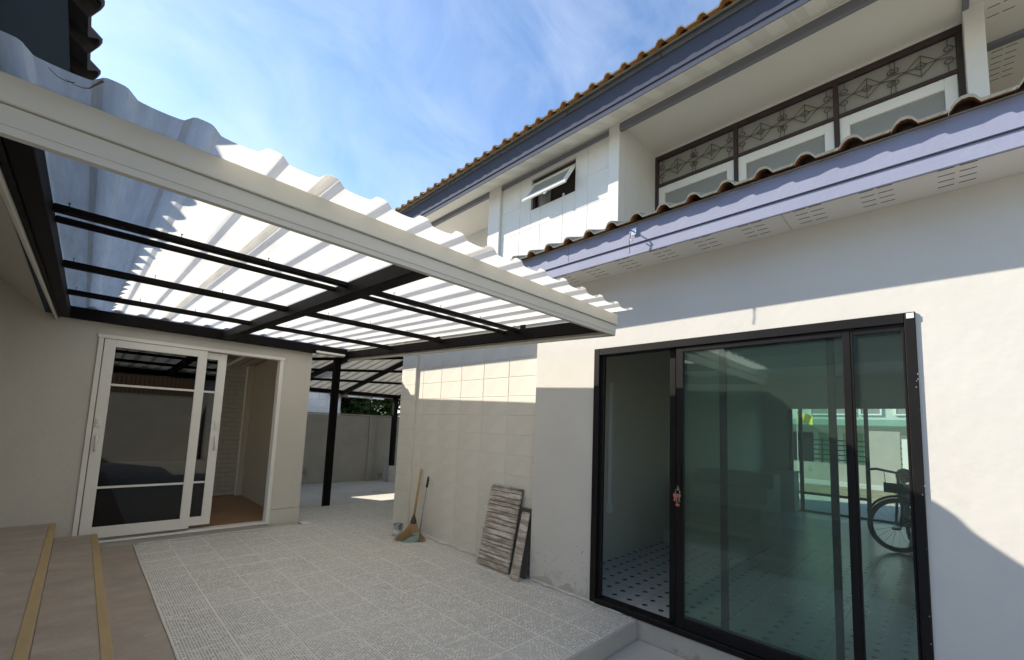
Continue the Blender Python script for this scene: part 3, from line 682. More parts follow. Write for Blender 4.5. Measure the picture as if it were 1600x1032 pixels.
MB().box(XA+.11, XA+.138, AY0, AY1, AZ0, AZ1).build('dark_void', 'slot_dark', aw)
MB().box(XA+.09, XA+.10, AY1-.29, AY1-.05, AZ0+.03, AZ1-.06).build('inner_pane', 'pane_grey', aw)
MB().box(XA+.02, XA+.034, AY0+.2, AY0+.23, AZ0+.001, AZ0+.06).build('stay', 'alu_white', aw)
# upper eave --------------------------------------------------------------
UY0, UY1 = -6.5, 7.4
us = MB().hexa([(3.895,UY0,4.952),(X2+.055,UY0,5.128),(X2+.055,UY1,5.128),(3.895,UY1,4.952),(3.895,UY0,4.964),(X2+.055,UY0,5.14),(X2+.055,UY1,5.14),(3.895,UY1,4.964)]).build('upper_soffit', 'soffit_white', hs)
usl = math.atan2(5.128-4.952, X2+.055-3.895)
vm3 = mesh_only(MB().box(-.004, .004, -.036, .036, -.001, .001), 'vent_slot', 'slot_pale')
for g_ in range(17):
    for c in (-.042, .042):
        for r in range(7):
            t_ = .03+.048*r
            inst('vent_slot', vm3, us, (3.895+t_*math.cos(usl), .18+.29*g_+c, 4.952+t_*math.sin(usl)-.0006), (0, -usl, 0))
MB().box(3.886, 3.8945, UY0, UY1, 4.945, 5.008).build('upper_fascia', 'slate_paint', hs)
MB().box(3.874, 3.8935, UY0, UY1, 5.012, 5.216).build('upper_fascia', 'slate_paint', hs)
k = 0; y = UY0
while y < UY1-.1:
    MB().box(3.852, 3.893, y+.004, min(y+1.196, UY1), 5.220, 5.279).build('eave_board', 'slate_pale', hs, bev=.003); y += 1.2
up_ = MB().prism([(3.815, 5.285), (7.4, 6.80), (11.0, 5.29), (11.0, 5.26), (7.4, 6.75), (3.83, 5.2815)], 'y', UY0, UY1).build('upper_roof', 'tile_top', hs)
utm = roof_tile_mesh(.2045, .36, math.radians(22.9), 'roof_tile', mats=('tile_top', 'tile_orange'))
y = -3.0
while y < UY1-.1:
    inst('roof_tile', utm, up_, (3.738, y, 5.268+random.uniform(-.004, .004))); y += .2045
MB().box(10, 10.12, HY0, 7.0, 2.7, 5.2).build('street_wall', 'white_plaster', hs)
MB().box(5.2, 10, 6.9, 7.0, 2.9, 5.2).build('end_wall', 'white_plaster', hs)

# ================================================================== PATIO CANOPY
cp = thing('patio_canopy', (1.2, 3.8, 2.05), 'flat canopy of white ribbed sheets on black steel with beige front fascia', 'canopy')
CX0, CX1, CY0, CY1 = -.215, 2.675, 1.65, 6.0
SLP = .170/4.35
zb = lambda y: 2.05+(y-CY0)*SLP            # underside of the fascia boards
def ybar(x0, x1, y0, y1, a, b, name, mat, bev=.003):
    """bar running along y on the sloping canopy; a, b heights above zb"""
    return MB().hexa([(x0,y0,zb(y0)+a),(x1,y0,zb(y0)+a),(x1,y1,zb(y1)+a),(x0,y1,zb(y1)+a),(x0,y0,zb(y0)+b),(x1,y0,zb(y0)+b),(x1,y1,zb(y1)+b),(x0,y1,zb(y1)+b)]).build(name, mat, cp, bev=bev)
def xbar(x0, x1, y0, y1, a, b, name, mat, bev=.003):
    z = zb((y0+y1)/2); return MB().box(x0, x1, y0, y1, z+a, z+b).build(name, mat, cp, bev=bev)
# fascia boards (two lapped boards along the front, one along the side)
FL, FR = -.30, CX1
z0 = zb(CY0)
MB().prism([(CY0, z0+.004), (CY0+.016, z0), (CY0+.016, z0+.078), (CY0, z0+.078)], 'x', FL, FR-.006).build('front_fascia', 'fascia_beige', cp)
MB().box(FL, FR-.0065, CY0-.0025, CY0+.0005, z0+.026, z0+.0775).build('front_fascia', 'fascia_beige', cp)
MB().box(FL, FR+.004, CY0-.014, CY0+.015, z0+.0795, z0+.156).build('front_fascia', 'fascia_beige', cp, bev=.003)
ybar(FR-.022, FR-.006, CY0+.0165, CY1+.02, 0, .15, 'side_fascia', 'fascia_beige')
ybar(FR-.05, FR-.0225, CY0+.0165, CY1+.02, .002, .014, 'side_fascia', 'fascia_beige')
ybar(-.262, -.246, CY0+.0165, D-.006, .0, .12, 'side_fascia', 'fascia_beige')
# steel
ybar(FR-.085, FR-.0515, CY0+.05, CY1+.02, .03, .125, 'side_beam', 'steel_black')
ybar(-.225, -.165, CY0+.05, CY1-.064, .03, .125, 'side_beam', 'steel_black')
ybar(-.245, -.2255, CY0+.05, CY1-.064, .02, .11, 'side_beam', 'steel_black')
ybar(1.075, 1.165, CY0+.05, CY1-.066, .042, .125, 'rafter', 'steel_black')
xbar(-.225, FR-.0515, CY0+.018, CY0+.048, .03, .12, 'front_beam', 'steel_black')
xbar(-.225, FR-.0865, CY1-.062, CY1+.02, .040, .150, 'wall_beam', 'steel_black')
for yy, t, a in ((2.545, .05, .098), (2.725, .03, .098), (3.66, .045, .085), (4.74, .045, .085)):
    xbar(-.164, 1.0745, yy, yy+t, a, .124, 'purlin', 'steel_black')
    xbar(1.1655, FR-.0865, yy, yy+t, a, .124, 'purlin', 'steel_black')
for yy in (2.50, 3.75): xbar(FR-.075, FR-.05, yy, yy+.05, .1255, .165, 'bracket', 'steel_black')
# ribbed sheets
RP = .1914; RX = -.211
RU = [(-.5, -.10), (-.40, -.09), (-.28, -.02), (-.235, .05), (-.13, .84), (-.085, .97), (0, 1), (.085, .97), (.13, .84), (.235, .05), (.28, -.02), (.40, -.09)]
def interp(tab, u):
    for (a, ha), (b, hb) in zip(tab, tab[1:]):
        if u <= b: return ha+(hb-ha)*(u-a)/(b-a)
    return tab[-1][1]
def rib(x):
    u = ((x-RX)/RP+.5) % 1-.5; return .026*interp(RU+[(.5, -.10)], u)
def sheet(xa, xb, ya, yb, base, zf, parent, mat, nx=12, ny=6, ribf=rib, name='roof_sheet', lift=0, breaks=None):
    if breaks is None:
        k0, k1 = int(math.floor((xa-RX)/RP))-1, int(math.ceil((xb-RX)/RP))+1
        X = [RX+RP*(k+u) for k in range(k0, k1+1) for u, h in RU]
    else: X = breaks
    X = sorted([xa, xb]+[x for x in X if xa+1e-4 < x < xb-1e-4]); n = len(X)-1; vs = []
    for j in range(ny+1):
        y = ya+(yb-ya)*j/ny
        for x in X: vs.append((x, y, zf(x, y)+ribf(x)+lift+.0012*math.sin(9*x+2.3*y)))
    fs = [(j*(n+1)+i, j*(n+1)+i+1, (j+1)*(n+1)+i+1, (j+1)*(n+1)+i) for j in range(ny) for i in range(n)]
    o = MB().add(vs, fs).build(name, mat, parent, smooth=True)
    o.data.set_sharp_from_angle(angle=math.radians(24))
    return o
zsheet = lambda x, y: zb(y)+.160
XS = [-.300, RX+RP*4+.02, RX+RP*8+.02, RX+RP*12+.02, RX+RP*15+.022]
for i in range(4):
    sheet(XS[i]-(.05 if i else 0), XS[i+1], 1.505+.004*i, 6.035, 0, zsheet, cp, 'fibreglass', lift=.0012*(i % 2))
for k in range(16):
    for yy in (2.58, 3.68, 4.76):
        if k % 2 == 0:
            x = RX+RP*k+.09
            if 1.0 < x < 1.24: continue
            MB().box(x-.0014, x+.0014, yy-.0014, yy+.0014, zb(yy)+.1245, zb(yy)+.146).box(x-.004, x+.004, yy-.004, yy+.004, zb(yy)+.1465, zb(yy)+.149).build('screw', 'steel_black', cp)
rnd = random.Random(4)
for pts in ([(-.06, 1.540), (-.045, 1.552), (-.03, 1.552), (-.018, 1.543), (-.008, 1.528), (.006, 1.516)], [(-.09, 1.52), (-.075, 1.545), (-.06, 1.55), (-.045, 1.54)]):
    MB().tube([(x-.05, y, zsheet(x-.05, y)+rib(x-.05)-.0035) for x, y in pts], [.0008, .001, .0012, .0014, .002, .003][:len(pts)], 5).build('dried_smear', 'brick_brown', cp)
# batten light on the wall beam
lt = thing('batten_light', (2.35, 5.93, 2.27), 'slim white batten light fixed under the black wall beam', 'lamp')
MB().box(2.155, 2.545, 5.905, 5.9365, 2.262, 2.288).build('housing', 'alu_white', lt, bev=.004)
MB().tube([(2.17, 5.915, 2.256), (2.53, 5.915, 2.256)], .009, 8).build('tube', 'frost_glass', lt, smooth=True)

# ================================================================== CARPORT behind
ca = thing('carport', (4.6, 8.5, 0), 'open carport of ribbed sheets on black steel posts before the grey boundary wall', 'carport')
zc_ = lambda x, y: 2.1+(10.18-y)*(.122+(x-3)*.053)
MB().box(2.925, 3.025, 7.15, 7.25, -.134, 2.42).build('post', 'steel_black', ca, bev=.004)
MB().box(5.77, 5.88, 10.13, 10.24, .262, 2.0).build('post', 'steel_black', ca, bev=.004)
MB().box(5.69, 5.95, 10.06, 10.32, -.134, .260).build('footing', 'concrete', ca, bev=.01)
MB().box(1.5, 9.5, 10.14, 10.23, 2.0015, 2.09).build('eave_beam', 'steel_black', ca)
MB().box(1.5, 9.5, 10.245, 10.262, 1.985, 2.10).build('eave_board', 'fascia_beige', ca)
def line(p, q, w_, h_, name):
    (x0, y0, a), (x1, y1, b) = p, q; d = Vector((x1-x0, y1-y0, 0)).normalized(); s = Vector((-d.y, d.x, 0))*w_/2
    A, B_ = Vector((x0, y0, 0)), Vector((x1, y1, 0))
    pts = [A-s, B_-s, B_+s, A+s]; zz = [a, b, b, a]
    return MB().hexa([(v.x, v.y, z-h_) for v, z in zip(pts, zz)]+[(v.x, v.y, z) for v, z in zip(pts, zz)]).build(name, 'steel_black', ca)
for yy in (7.3, 8.3, 9.2): line((2.2, yy, zc_(2.2, yy)-.012), (7.5, yy, zc_(7.5, yy)-.012), .05, .05, 'purlin')
for xx in (3.05, 4.35, 5.83): line((xx, 6.5, zc_(xx, 6.5)-.064), (xx, 10.13, zc_(xx, 10.13)-.064), .06, .08, 'rafter')
def crib(x): 
    u = (x/.2) % 1; return .03 if u < .2 else (.03*(1-(u-.2)/.08) if u < .28 else (.03*(u-.92)/.08 if u > .92 else 0))
for i in range(6):
    sheet(1.6+i*1.0, 2.61+i*1.0, 6.06, 10.4, 0, zc_, ca, 'carport_sheet', ny=4, ribf=crib, lift=.001*(i % 2), breaks=[.2*k+d for k in range(6, 45) for d in (0, .04, .056, .184)])
# boundary walls
def boundary(name, x0, x1, y0, y1, z1, pil, label, axis='x', mat='grey_render'):
    t = thing(name, ((x0+x1)/2, (y0+y1)/2, -.13), label, 'wall')
    n = len(pil); cuts = pil
    for a, b in zip(pil, pil[1:]):
        if axis == 'x': MB().box(a+.085, b-.085, y0, y1, -.134, z1).build('panel', mat, t)
        else: MB().box(x0, x1, a+.085, b-.085, -.134, z1).build('panel', mat, t)
    for a in pil:
        if axis == 'x': MB().box(a-.084, a+.084, y0-.03, y1+.03, -.134, z1+.01).build('pilaster', 'grey_pilaster', t, bev=.006)
        else: MB().box(x0-.03, x1+.03, a-.084, a+.084, -.134, z1+.01).build('pilaster', 'grey_pilaster', t, bev=.006)
    if axis == 'x': MB().box(pil[0], pil[-1], y0-.012, y1+.012, z1+.0105, z1+.04).build('coping', 'grey_pilaster', t)
    return t
boundary('boundary_wall', -3, 13, 10.54, 10.64, 1.50, [-2.55, .1, 2.75, 5.4, 8.05, 10.7], 'rough grey rendered boundary wall with pilasters behind the carport')
bw2 = boundary('boundary_wall', -6, 9, -5.6, -5.5, 1.9, [-5.0, -2.4, .2, 2.8], 'grey rendered wall seen only as a reflection in the white door', mat='grey_pilaster')
# ------------------------------------------------------------------ beyond the boundary
wb = thing('block_building', (3.2, 12, 0), 'unfinished whitewashed block building behind the grey boundary wall', 'building')
MB().box(-4, 1.9, 11.9, 12.4, -.134, 5.0).build('sun_blocker', 'white_block', wb)  # unseen mass added to keep stray sun off the carport floor
wbb = B(1.9015, 5.02, 11.7, 12.4, -.134, 2.30).build('wall', 'white_block', wb)
bmk = mesh_only(MB().add([(0,0,0),(.39,0,0),(.39,0,.19),(0,0,.19),(.006,-.008,.006),(.384,-.008,.006),(.384,-.008,.184),(.006,-.008,.184)], [(4,5,6,7),(0,1,5,4),(1,2,6,5),(2,3,7,6),(3,0,4,7)]), 'block', 'white_block')
for r in range(4):
    for c in range(5): inst('block', bmk, wbb, (2.82+c*.4+(.2 if r % 2 else 0), 11.6995, 1.5+r*.2))
MB().box(5.0205, 6.2, 11.5, 12.4, 2.02, 2.14).build('overhang', 'white_block', wb)
MB().box(4.7, 5.1, 11.45, 11.69, 2.02, 2.14).build('beam_stub', 'brick_brown', wb)
def tree(name, x, y, h, rad, label, seed, n=1500, mat='leaf_dark', zc=None):
    rnd = random.Random(seed); t = thing(name, (x, y, -.13), label, 'tree', 'trees behind the boundary wall')
    tr = MB().tube([(x, y, -.13), (x+.05, y+.03, h*.3), (x-.06, y, h*.6), (x, y, h*.8)], [.12, .10, .07, .03], 8)
    for k in range(6):
        a = k*1.05+rnd.random(); z = h*(.35+.07*k); tr.tube([(x, y, z), (x+rad*.45*math.cos(a), y+rad*.45*math.sin(a), z+.35), (x+rad*.8*math.cos(a), y+rad*.8*math.sin(a), z+.55)], [.05, .03, .012], 6)
    tr.build('trunk', 'bark', t, smooth=True)
    mb = MB(); cl = []
    for k in range(26):
        a = rnd.uniform(0, 6.28); e = rnd.uniform(-.9, 1); rr = rad*rnd.uniform(.35, .95)
        cl.append((x+rr*math.cos(a)*math.sqrt(1-e*e*.8), y+rr*math.sin(a)*math.sqrt(1-e*e*.8), h*.62+e*h*.36, rnd.uniform(.25, .5)))
    for k in range(n):
        c = rnd.choice(cl); v = Vector((rnd.gauss(0, 1), rnd.gauss(0, 1), rnd.gauss(0, .8))).normalized()*c[3]*rnd.random()**.4
        p = Vector(c[:3])+v; d = Vector((rnd.gauss(0, 1), rnd.gauss(0, 1), rnd.gauss(-.4, .6))).normalized(); s = d.orthogonal().normalized()
        l_ = rnd.uniform(.13, .25); w2 = l_*.34
        mb.add([p, p+d*l_*.5+s*w2, p+d*l_, p+d*l_*.5-s*w2], [(0, 1, 2, 3)])
    mb.build('crown', mat, t)
tree('tree', 5.9, 12.9, 4.2, 1.3, 'dense dark green tree beside the whitewashed block building', 3, 4200)
tree('tree', 7.5, 12.6, 4.6, 1.5, 'dark leafy tree behind the carport corner post', 4, 4200)
tree('tree', 6.7, 14.6, 4.8, 2.0, 'broad dark tree farthest back above the boundary wall', 8, 4200)
tree('tree', 9.6, 13.6, 5.0, 1.8, 'tall dark tree half hidden by the end of the block wall', 5, 3000)
bp_ = thing('banana_plant', (7.0, 11.25, -.13), 'bright green banana plant just behind the boundary wall', 'plant')
MB().tube([(7.0, 11.25, -.13), (7.02, 11.25, 1.2), (7.0, 11.27, 1.6)], [.08, .06, .04], 8).build('trunk', 'bark', bp_, smooth=True)
for k in range(9):
    a = k*.7+.2; el = .5+.5*((k*37) % 10)/10; mb = MB(); ln = .8; vs = []; n = 7
    d = Vector((math.cos(a), math.sin(a), 0)); s = Vector((-d.y, d.x, 0))
    for i in range(n+1):
        t_ = i/n; p = Vector((7.0, 11.27, 1.5))+d*ln*t_*.8+Vector((0, 0, ln*(el*1.6*t_-1.1*t_*t_))); w2 = .10*math.sin(math.pi*min(1, .12+t_*.88))
        vs += [p-s*w2+Vector((0, 0, w2*.5)), p, p+s*w2+Vector((0, 0, w2*.5))]
    mb.add(vs, [f for i in range(n) for f in ((i*3, i*3+1, i*3+4, i*3+3), (i*3+1, i*3+2, i*3+5, i*3+4))]).build('leaf', 'leaf_palm', bp_, smooth=True)
# building behind the viewer, reflected in the white door
rb_ = thing('shed', (.5, -7.4, 0), 'brown slatted shed seen only as a reflection in the white door', 'shed')
MB().box(-5, 5, -7.4, -7.3, -.13, 3.2).build('wall', 'brown_siding', rb_)
for k in range(40): MB().box(-1.5+k*.12, -1.44+k*.12, -7.2995, -7.26, 1.7, 3.0).build('slat', 'brown_siding', rb_)
MB().box(-5, 5, -7.6, -6.9, 3.205, 3.28).build('roof', 'tile_top', rb_)

# ================================================================== STREET SIDE seen through the house
struct(MB().box(10.2, 13.6, -12, 14, -.1345, -.06).build('forecourt', 'street'))
struct(MB().box(14.2, 17.6, -14, 18, -.1345, -.11).build('verge', 'dirt'))
struct(MB().box(17.6, 19.6, -14, 18, -.1345, -.122).build('road', 'street'))
fn = thing('street_fence', (20, 3, -.13), 'low rendered street fence with dark rails beyond the far glass door', 'fence')
MB().box(20, 20.15, 2.02, 9, -.134, .52).build('base_wall', 'grey_render', fn)
MB().box(19.95, 20.25, 1.10, 2.0, -.134, 1.75).build('pier', 'grey_pilaster', fn)
MB().box(20, 20.15, -4, 1.09, -.134, .52).build('base_wall', 'grey_render', fn)
for z in (.62, .80, .98, 1.16, 1.34): 
    MB().box(20.05, 20.09, 2.02, 9, z, z+.045).build('rail', 'alu_black', fn); MB().box(20.05, 20.09, -4, 1.09, z, z+.045).build('rail', 'alu_black', fn)
for y in (3.3, 4.7, 6.1): MB().box(20.04, 20.1, y, y+.05, .52, 1.45).build('post', 'alu_black', fn)
oh = thing('street_house', (24, 2, -.13), 'pale green house with a green awning roof across the street', 'house')
MB().box(24, 24.3, -6, 12, -.134, 6).build('wall', 'pale_green', oh)
MB().hexa([(22.4,-6,1.98),(24,-6,2.28),(24,12,2.28),(22.4,12,1.98),(22.4,-6,2.02),(24,-6,2.32),(24,12,2.32),(22.4,12,2.02)]).build('awning', 'green_roof', oh)
for k in range(40): MB().box(22.4, 22.44, 0+k*.12, .012+k*.12, 1.90, 2.02).build('valance_rib', 'green_roof', oh)
for y in (.7, 1.85, 2.75, 3.65):
    wn_ = MB().box(23.94, 23.999, y, y+.75, 2.5, 2.56).box(23.94, 23.999, y, y+.06, 2.56, 3.6).box(23.94, 23.999, y+.69, y+.75, 2.56, 3.6).build('window', 'white_paint', oh)
    MB().box(23.96, 23.966, y+.055, y+.695, 2.555, 3.6).build('pane', 'pane_grey', wn_)
for y0, y1, m_ in ((2.5, 3.2, 'green_curtain'), (3.4, 4.1, 'green_curtain'), (4.3, 5.2, 'slot_dark'), (1.9, 2.45, 'slot_dark'), (.7, 1.3, 'poster_white')):
    MB().box(23.97, 23.998, y0, y1, .3, 1.7).build('opening', m_, oh)
fl = thing('yellow_flag', (19.5, 3.75, -.13), 'small yellow flag hanging on a pole across the street', 'flag')
MB().tube([(19.5, 4.0, -.13), (19.5, 4.0, 2.6)], .012, 6).build('pole', 'alu_white', fl)
vs = []
for i in range(9):
    for j in range(5): vs.append((19.5+.05*math.sin(i*1.1+j*.5), 3.98-.06*i, 2.42-.09*j-.02*i))
MB().add(vs, [(i*5+j, i*5+j+1, (i+1)*5+j+1, (i+1)*5+j) for i in range(8) for j in range(4)]).build('cloth', 'yellow_cloth', fl, smooth=True)
po = thing('poster_board', (19.7, .9, -.13), 'white poster board with a figure fixed to the street fence', 'poster')
MB().box(19.78, 19.80, .35, 1.05, .35, 1.5).build('board', 'poster_white', po)
MB().lathe([(0, -.5), (.16, -.48), (.14, -.2), (.05, -.05), (.11, .02), (.12, .12), (.08, .22), (0, .25)], (19.77, .7, 1.0), 14).build('figure', 'poster_skin', po, smooth=True)
# ================================================================== BICYCLE inside
bk = thing('bicycle', (7.4, .1, 0), 'black bicycle parked on the tiled floor behind the green glass', 'bicycle')
BC = Vector((7.42, .46, .335))
FD = Vector((1, -.06, 0)).normalized(); WD = Vector((.50, -.866, 0))      # frame runs away from the door, front wheel is steered
def pt(d, a, z, s_=0): v = BC+d*a+Vector((-d.y, d.x, 0))*s_; return (v.x, v.y, z)
RC = BC+FD*1.03
def wheel(c, d):
    P = lambda a, z, s_=0: tuple(c+d*a+Vector((-d.y, d.x, 0))*s_+Vector((0, 0, z-.335)))
    ring = lambda R_, r, n=40: MB().tube([P(R_*math.cos(t), .335+R_*math.sin(t)) for t in [2*math.pi*i/n for i in range(n)]], r, 8, closed=True)
    wh = ring(.312, .023).build('tyre', 'rubber', bk, smooth=True)
    ring(.286, .012).build('rim', 'bike_black', wh, smooth=True)
    sp_ = MB()
    for i in range(20): t_ = 2*math.pi*i/20; sp_.tube([P(0, .335, .02*(-1)**i), P(.285*math.cos(t_), .335+.285*math.sin(t_))], .0018, 4)
    sp_.tube([P(0, .335, -.045), P(0, .335, .045)], .022, 8); sp_.build('spokes', 'chrome', wh)
    MB().tube([P(.357*math.cos(t), .335+.357*math.sin(t)) for t in [math.radians(20+i*8) for i in range(18)]], .016, 6).build('mudguard', 'bike_black', bk, smooth=True)
wheel(BC, WD); wheel(RC, FD)
fr = MB()
for p, q in (((.10, .78), (.62, .30)), ((.12, .86), (.56, .80)), ((.52, .88), (.62, .30)), ((1.03, .335), (.62, .30)), ((1.03, .335), (.55, .78))): fr.tube([pt(FD, *p), pt(FD, *q)], .020, 8)
fr.build('frame', 'bike_black', bk, smooth=True)
MB().tube([pt(WD, 0, .335, .055), pt(WD, .02, .62, .055), pt(WD, .03, .70, 0), pt(WD, .02, .62, -.055), pt(WD, 0, .335, -.055)], .015, 8).tube([pt(WD, .03, .70), pt(FD, .09, .99)], .018, 8).build('fork', 'bike_black', bk, smooth=True)
hb = Vector((-.45, .89, 0)); hc = Vector(pt(FD, .07, .98))
MB().tube([hc+hb*.31+Vector((.06, .02, .02)), hc+hb*.22+Vector((0, 0, .04)), hc, hc-hb*.22+Vector((0, 0, .04)), hc-hb*.31+Vector((.06, 0, .02))], .016, 8).build('handlebar', 'bike_black', bk, smooth=True)
for sg in (1, -1): MB().tube([hc+hb*.14*sg+Vector((0, 0, .02)), hc+hb*.12*sg+Vector((-.07, 0, -.16)), pt(FD, .05, .70)], .004, 5).build('brake_cable', 'rubber', bk)
MB().tube([pt(FD, .46, .90), pt(FD, .55, .915), pt(FD, .70, .92)], [.035, .08, .10], 10).build('saddle', 'rubber', bk, smooth=True)
MB().tube([pt(FD, .62, .30, -.06), pt(FD, .62, .30, .06)], .06, 12).tube([pt(FD, .62, .30, .07), pt(FD, .72, .18, .07)], .01, 6).tube([pt(FD, .62, .30, -.07), pt(FD, .52, .42, -.07)], .01, 6).build('crank', 'bike_black', bk)
for q, s2 in (((.72, .18), .12), ((.52, .42), -.12)): a0 = pt(FD, *q, s2); MB().box(a0[0]-.04, a0[0]+.04, a0[1]-.04, a0[1]+.04, a0[2]-.012, a0[2]+.012).build('pedal', 'rubber', bk)
bx_ = pt(WD, .0, .80); MB().box(bx_[0]-.12, bx_[0]+.06, bx_[1]-.16, bx_[1]+.12, .74, .76).box(bx_[0]-.12, bx_[0]-.11, bx_[1]-.16, bx_[1]+.12, .76, .86).box(bx_[0]-.109, bx_[0]+.06, bx_[1]-.16, bx_[1]-.15, .76, .86).box(bx_[0]-.109, bx_[0]+.06, bx_[1]+.11, bx_[1]+.12, .76, .86).build('front_rack', 'bike_black', bk)
# ================================================================== SMALL THINGS ON THE PATIO
# keys
ky = thing('key_bunch', (W-.01, 1.341, .99), 'bunch of keys hanging from the lock of the black sliding door', 'keys')
kx, kyy = W-.024, 1.343
MB().box(kx-.004, W-.0065, kyy-.004, kyy+.004, .975, 1.005).build('key', 'key_brass', ky)
MB().tube([(kx-.004, kyy+.016*math.cos(t), .962+.018*math.sin(t)) for t in [i*.4488 for i in range(14)]], .002, 6, closed=True).build('ring', 'chrome', ky, smooth=True)
for k, (dy, ln, m_) in enumerate(((-.012, .055, 'key_brass'), (.004, .062, 'chrome'), (.016, .05, 'key_tag'))):
    MB().prism([(kyy+dy-.011, .95), (kyy+dy-.012, .932), (kyy+dy-.005, .925), (kyy+dy-.005+.2*dy, .95-ln), (kyy+dy+.004+.2*dy, .95-ln-.003), (kyy+dy+.005, .925), (kyy+dy+.012, .932), (kyy+dy+.010, .95)], 'x', kx-.008-.003*k, kx-.006-.003*k).build('key', m_, ky)
MB().lathe([(0, -.011), (.010, -.009), (.014, 0), (.010, .009), (0, .011)], (kx-.008, kyy-.002, .873), 10).build('charm', 'key_tag', ky, smooth=True)
# paint can
pc = thing('paint_can', (2.885, 4.785, 0), 'small silver paint can with a dark purple rim by the wall corner', 'can')
c0 = (2.885, 4.785, .001)
MB().lathe([(0, .004), (.058, .004), (.060, 0), (.060, .012), (.057, .014), (.057, .118), (.061, .121), (.061, .128), (.052, .128), (.050, .120), (0, .119)], c0, 24).build('can', 'tin', pc, smooth=False)
MB().lathe([(.0575, .03), (.0578, .031), (.0578, .072), (.0575, .073)], c0, 24).build('label_band', 'white_paint', pc)
MB().lathe([(.0535, .1285), (.0615, .1285), (.0615, .133), (.0535, .133), (.0535, .1285)], c0, 24).build('rim', 'tin_label', pc)
MB().tube([(2.885+.062*math.cos(a), 4.785+.062*math.sin(a), .105-.045*math.sin((a-3.2)/2.6*math.pi)) for a in [3.2+i*.26 for i in range(11)]], .0018, 6).build('bail', 'chrome', pc)
# broom: straw fan, dark binding, bamboo handle
br = thing('broom', (2.90, 4.5, 0), 'straw broom with bamboo handle leaning on the block wall', 'broom')
NK = Vector((2.985, 4.60, .20)); TP = Vector((3.115, 4.70, .80))
MB().tube([NK-(TP-NK)*.06, NK.lerp(TP, .5), TP], [.010, .011, .010], 8).build('handle', 'bamboo', br, smooth=True)
MB().tube([NK.lerp(TP, .03)+Vector((0, .022, 0)), NK.lerp(TP, .5)+Vector((-.002, .014, 0)), NK.lerp(TP, .985)+Vector((0, .004, 0))], .008, 8).build('handle', 'bamboo', br, smooth=True)
MB().lathe([(.010, .075), (.020, .05), (.036, .0), (.040, -.022), (.02, -.03)], (NK.x-.004, NK.y, NK.z-.01), 14).build('binding', 'straw_dark', br, smooth=True)
rnd = random.Random(2); mb = MB()
for k in range(520):
    u = rnd.uniform(-1, 1); dp = rnd.uniform(-1, 1)
    root = NK+Vector((u*.02+dp*.01-.004, -u*.02+dp*.01, -.025)); sag = abs(u)**1.5
    j_ = rnd.uniform(-.012, .012); tip = Vector((2.858+.128*u+dp*.03+j_, 4.468-.13*u+dp*.03-j_, .004+rnd.random()*.006 + .03*(1-abs(u))*rnd.random()))
    mid = root.lerp(tip, .5)+Vector((-u*.012, u*.012, .02*(1-sag)-.002))
    mb.tube([root, mid, tip], [.0022, .0022, .0010], 4, cap=False)
s_ = mb.build('bristles', 'straw', br); s_['kind'] = 'stuff'
# dustpan with its stick
dp_ = thing('dustpan', (2.84, 4.36, 0), 'grey-green plastic dustpan with an upright stick in front of the broom', 'dustpan')
pan = MB()
prof = [(0, .002), (.165, .004), (.195, .03), (.20, .085), (.194, .085), (.188, .034), (.16, .012), (0, .006)]
pan.prism(prof, 'y', 0, .22)
for y in (-.004, .22): pan.prism([(.004, .004), (.165, .004), (.198, .03), (.20, .088), (.17, .082), (.10, .058), (.04, .022)], 'y', y, y+.004)
pan.prism([(.12, .078), (.199, .0885), (.199, .0925), (.12, .082)], 'y', 0, .22)
dv = Vector((.19, -.125, 0)).normalized(); dn = Vector((-dv.y, dv.x, 0))
pan.v = [tuple(Vector((2.752, 4.480, z))+dv*x+dn*y) for x, y, z in pan.v]
po_ = pan.build('pan', 'plastic_green', dp_)
MB().tube([(2.985, 4.46, .085), (3.02, 4.47, .34), (3.06, 4.48, .60)], .0085, 8).build('stick', 'pipe_grey', dp_, smooth=True)
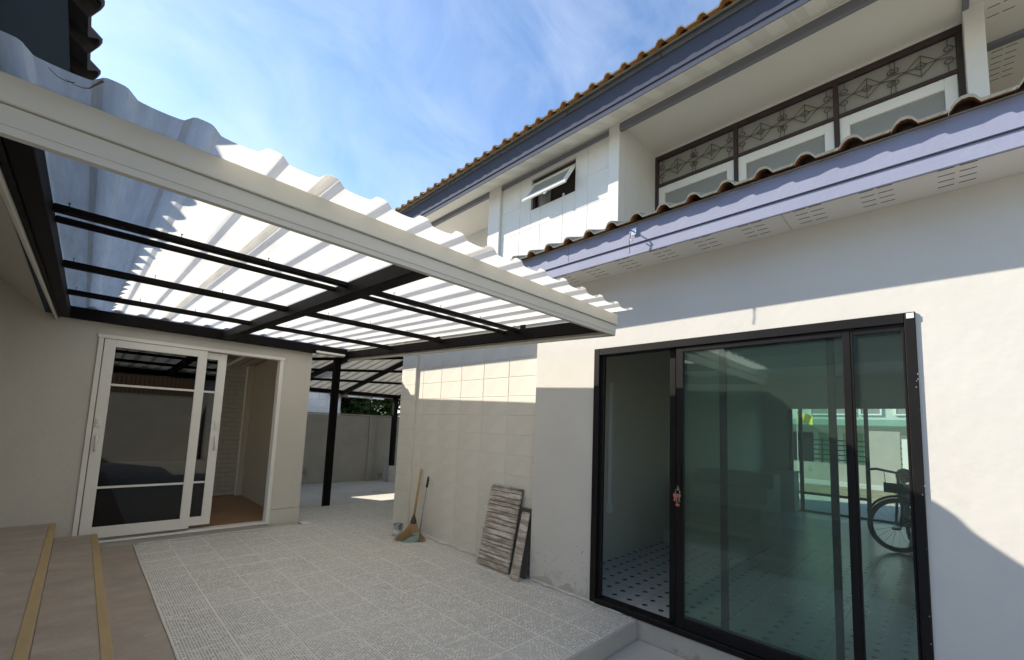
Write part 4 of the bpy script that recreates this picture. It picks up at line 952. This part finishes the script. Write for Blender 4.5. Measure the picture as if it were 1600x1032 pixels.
MB().tube([(3.06, 4.48, .60), (3.085, 4.495, .69)], .014, 8).tube([(3.085+.012*math.cos(t)*.3, 4.495+.018*math.cos(t), .705+.02*math.sin(t)) for t in [i*.5236 for i in range(12)]], .006, 6, closed=True).build('grip', 'rubber', dp_, smooth=True)
# boards leaning on the block wall
def lean(parent, y00, y01, xb_, xt, zt, yt0, yt1, th, v0, v1, mat, name, gap=.0, dx=0):
    """strip of a leaning board between heights v0..v1 (0..1), thickness th toward the viewer"""
    def P(v, s, n):
        x = xb_+(xt-xb_)*v; ya = y00+(yt0-y00)*v; yb2 = y01+(yt1-y01)*v; return (x-n-dx, ya+(yb2-ya)*s, .002+zt*v)
    return MB().hexa([P(v0,0,th),P(v0,1,th),P(v0,1,0),P(v0,0,0),P(v1,0,th),P(v1,1,th),P(v1,1,0),P(v1,0,0)]).build(name, mat, parent, bev=.0015)
b1 = thing('slatted_panel', (2.97, 3.15, 0), 'weathered slatted panel with flaking white paint leaning on the block wall', 'panel')
lean(b1, 3.375, 2.93, 2.975, 3.128, .765, 3.36, 2.925, .010, 0, 1, 'dark_board', 'backing')
v = 0; rnd = random.Random(9)
while v < .995:
    h_ = rnd.choice((.045, .06, .05, .07, .038)); e = min(v+h_, 1.0)
    o = lean(b1, 3.373, 2.932, 2.975, 3.128, .765, 3.358, 2.927, .014+rnd.random()*.009, v+.009, e, 'flaked_wood', 'slat', dx=.0102); v = e
b2 = thing('narrow_board', (2.92, 2.79, 0), 'narrow weathered board tilted against the slatted panel', 'board')
lean(b2, 2.838, 2.738, 2.90, 3.06, .575, 2.862, 2.768, .016, 0, 1, 'flaked_wood', 'board')
b3 = thing('dark_board', (3.0, 2.8, 0), 'dark grey board standing behind the narrow weathered board', 'board')
lean(b3, 2.90, 2.742, 3.005, 3.118, .60, 2.93, 2.760, .012, 0, 1, 'dark_board', 'board')
# paving blocks stacked behind the corner
for k in range(5):
    z = -.008+.062*k; o = B(4.20+.008*((k*3) % 4), 4.45, 6.93+.01*((k*7) % 3), 7.08, z, z+.058).build('paving_block', 'brick_brown', None, bev=.006)
    tag(o, ('lowest', 'second lowest', 'middle', 'second highest', 'topmost')[k]+' brown paving block of the low stack past the wall corner', 'brick', 'stacked paving blocks')
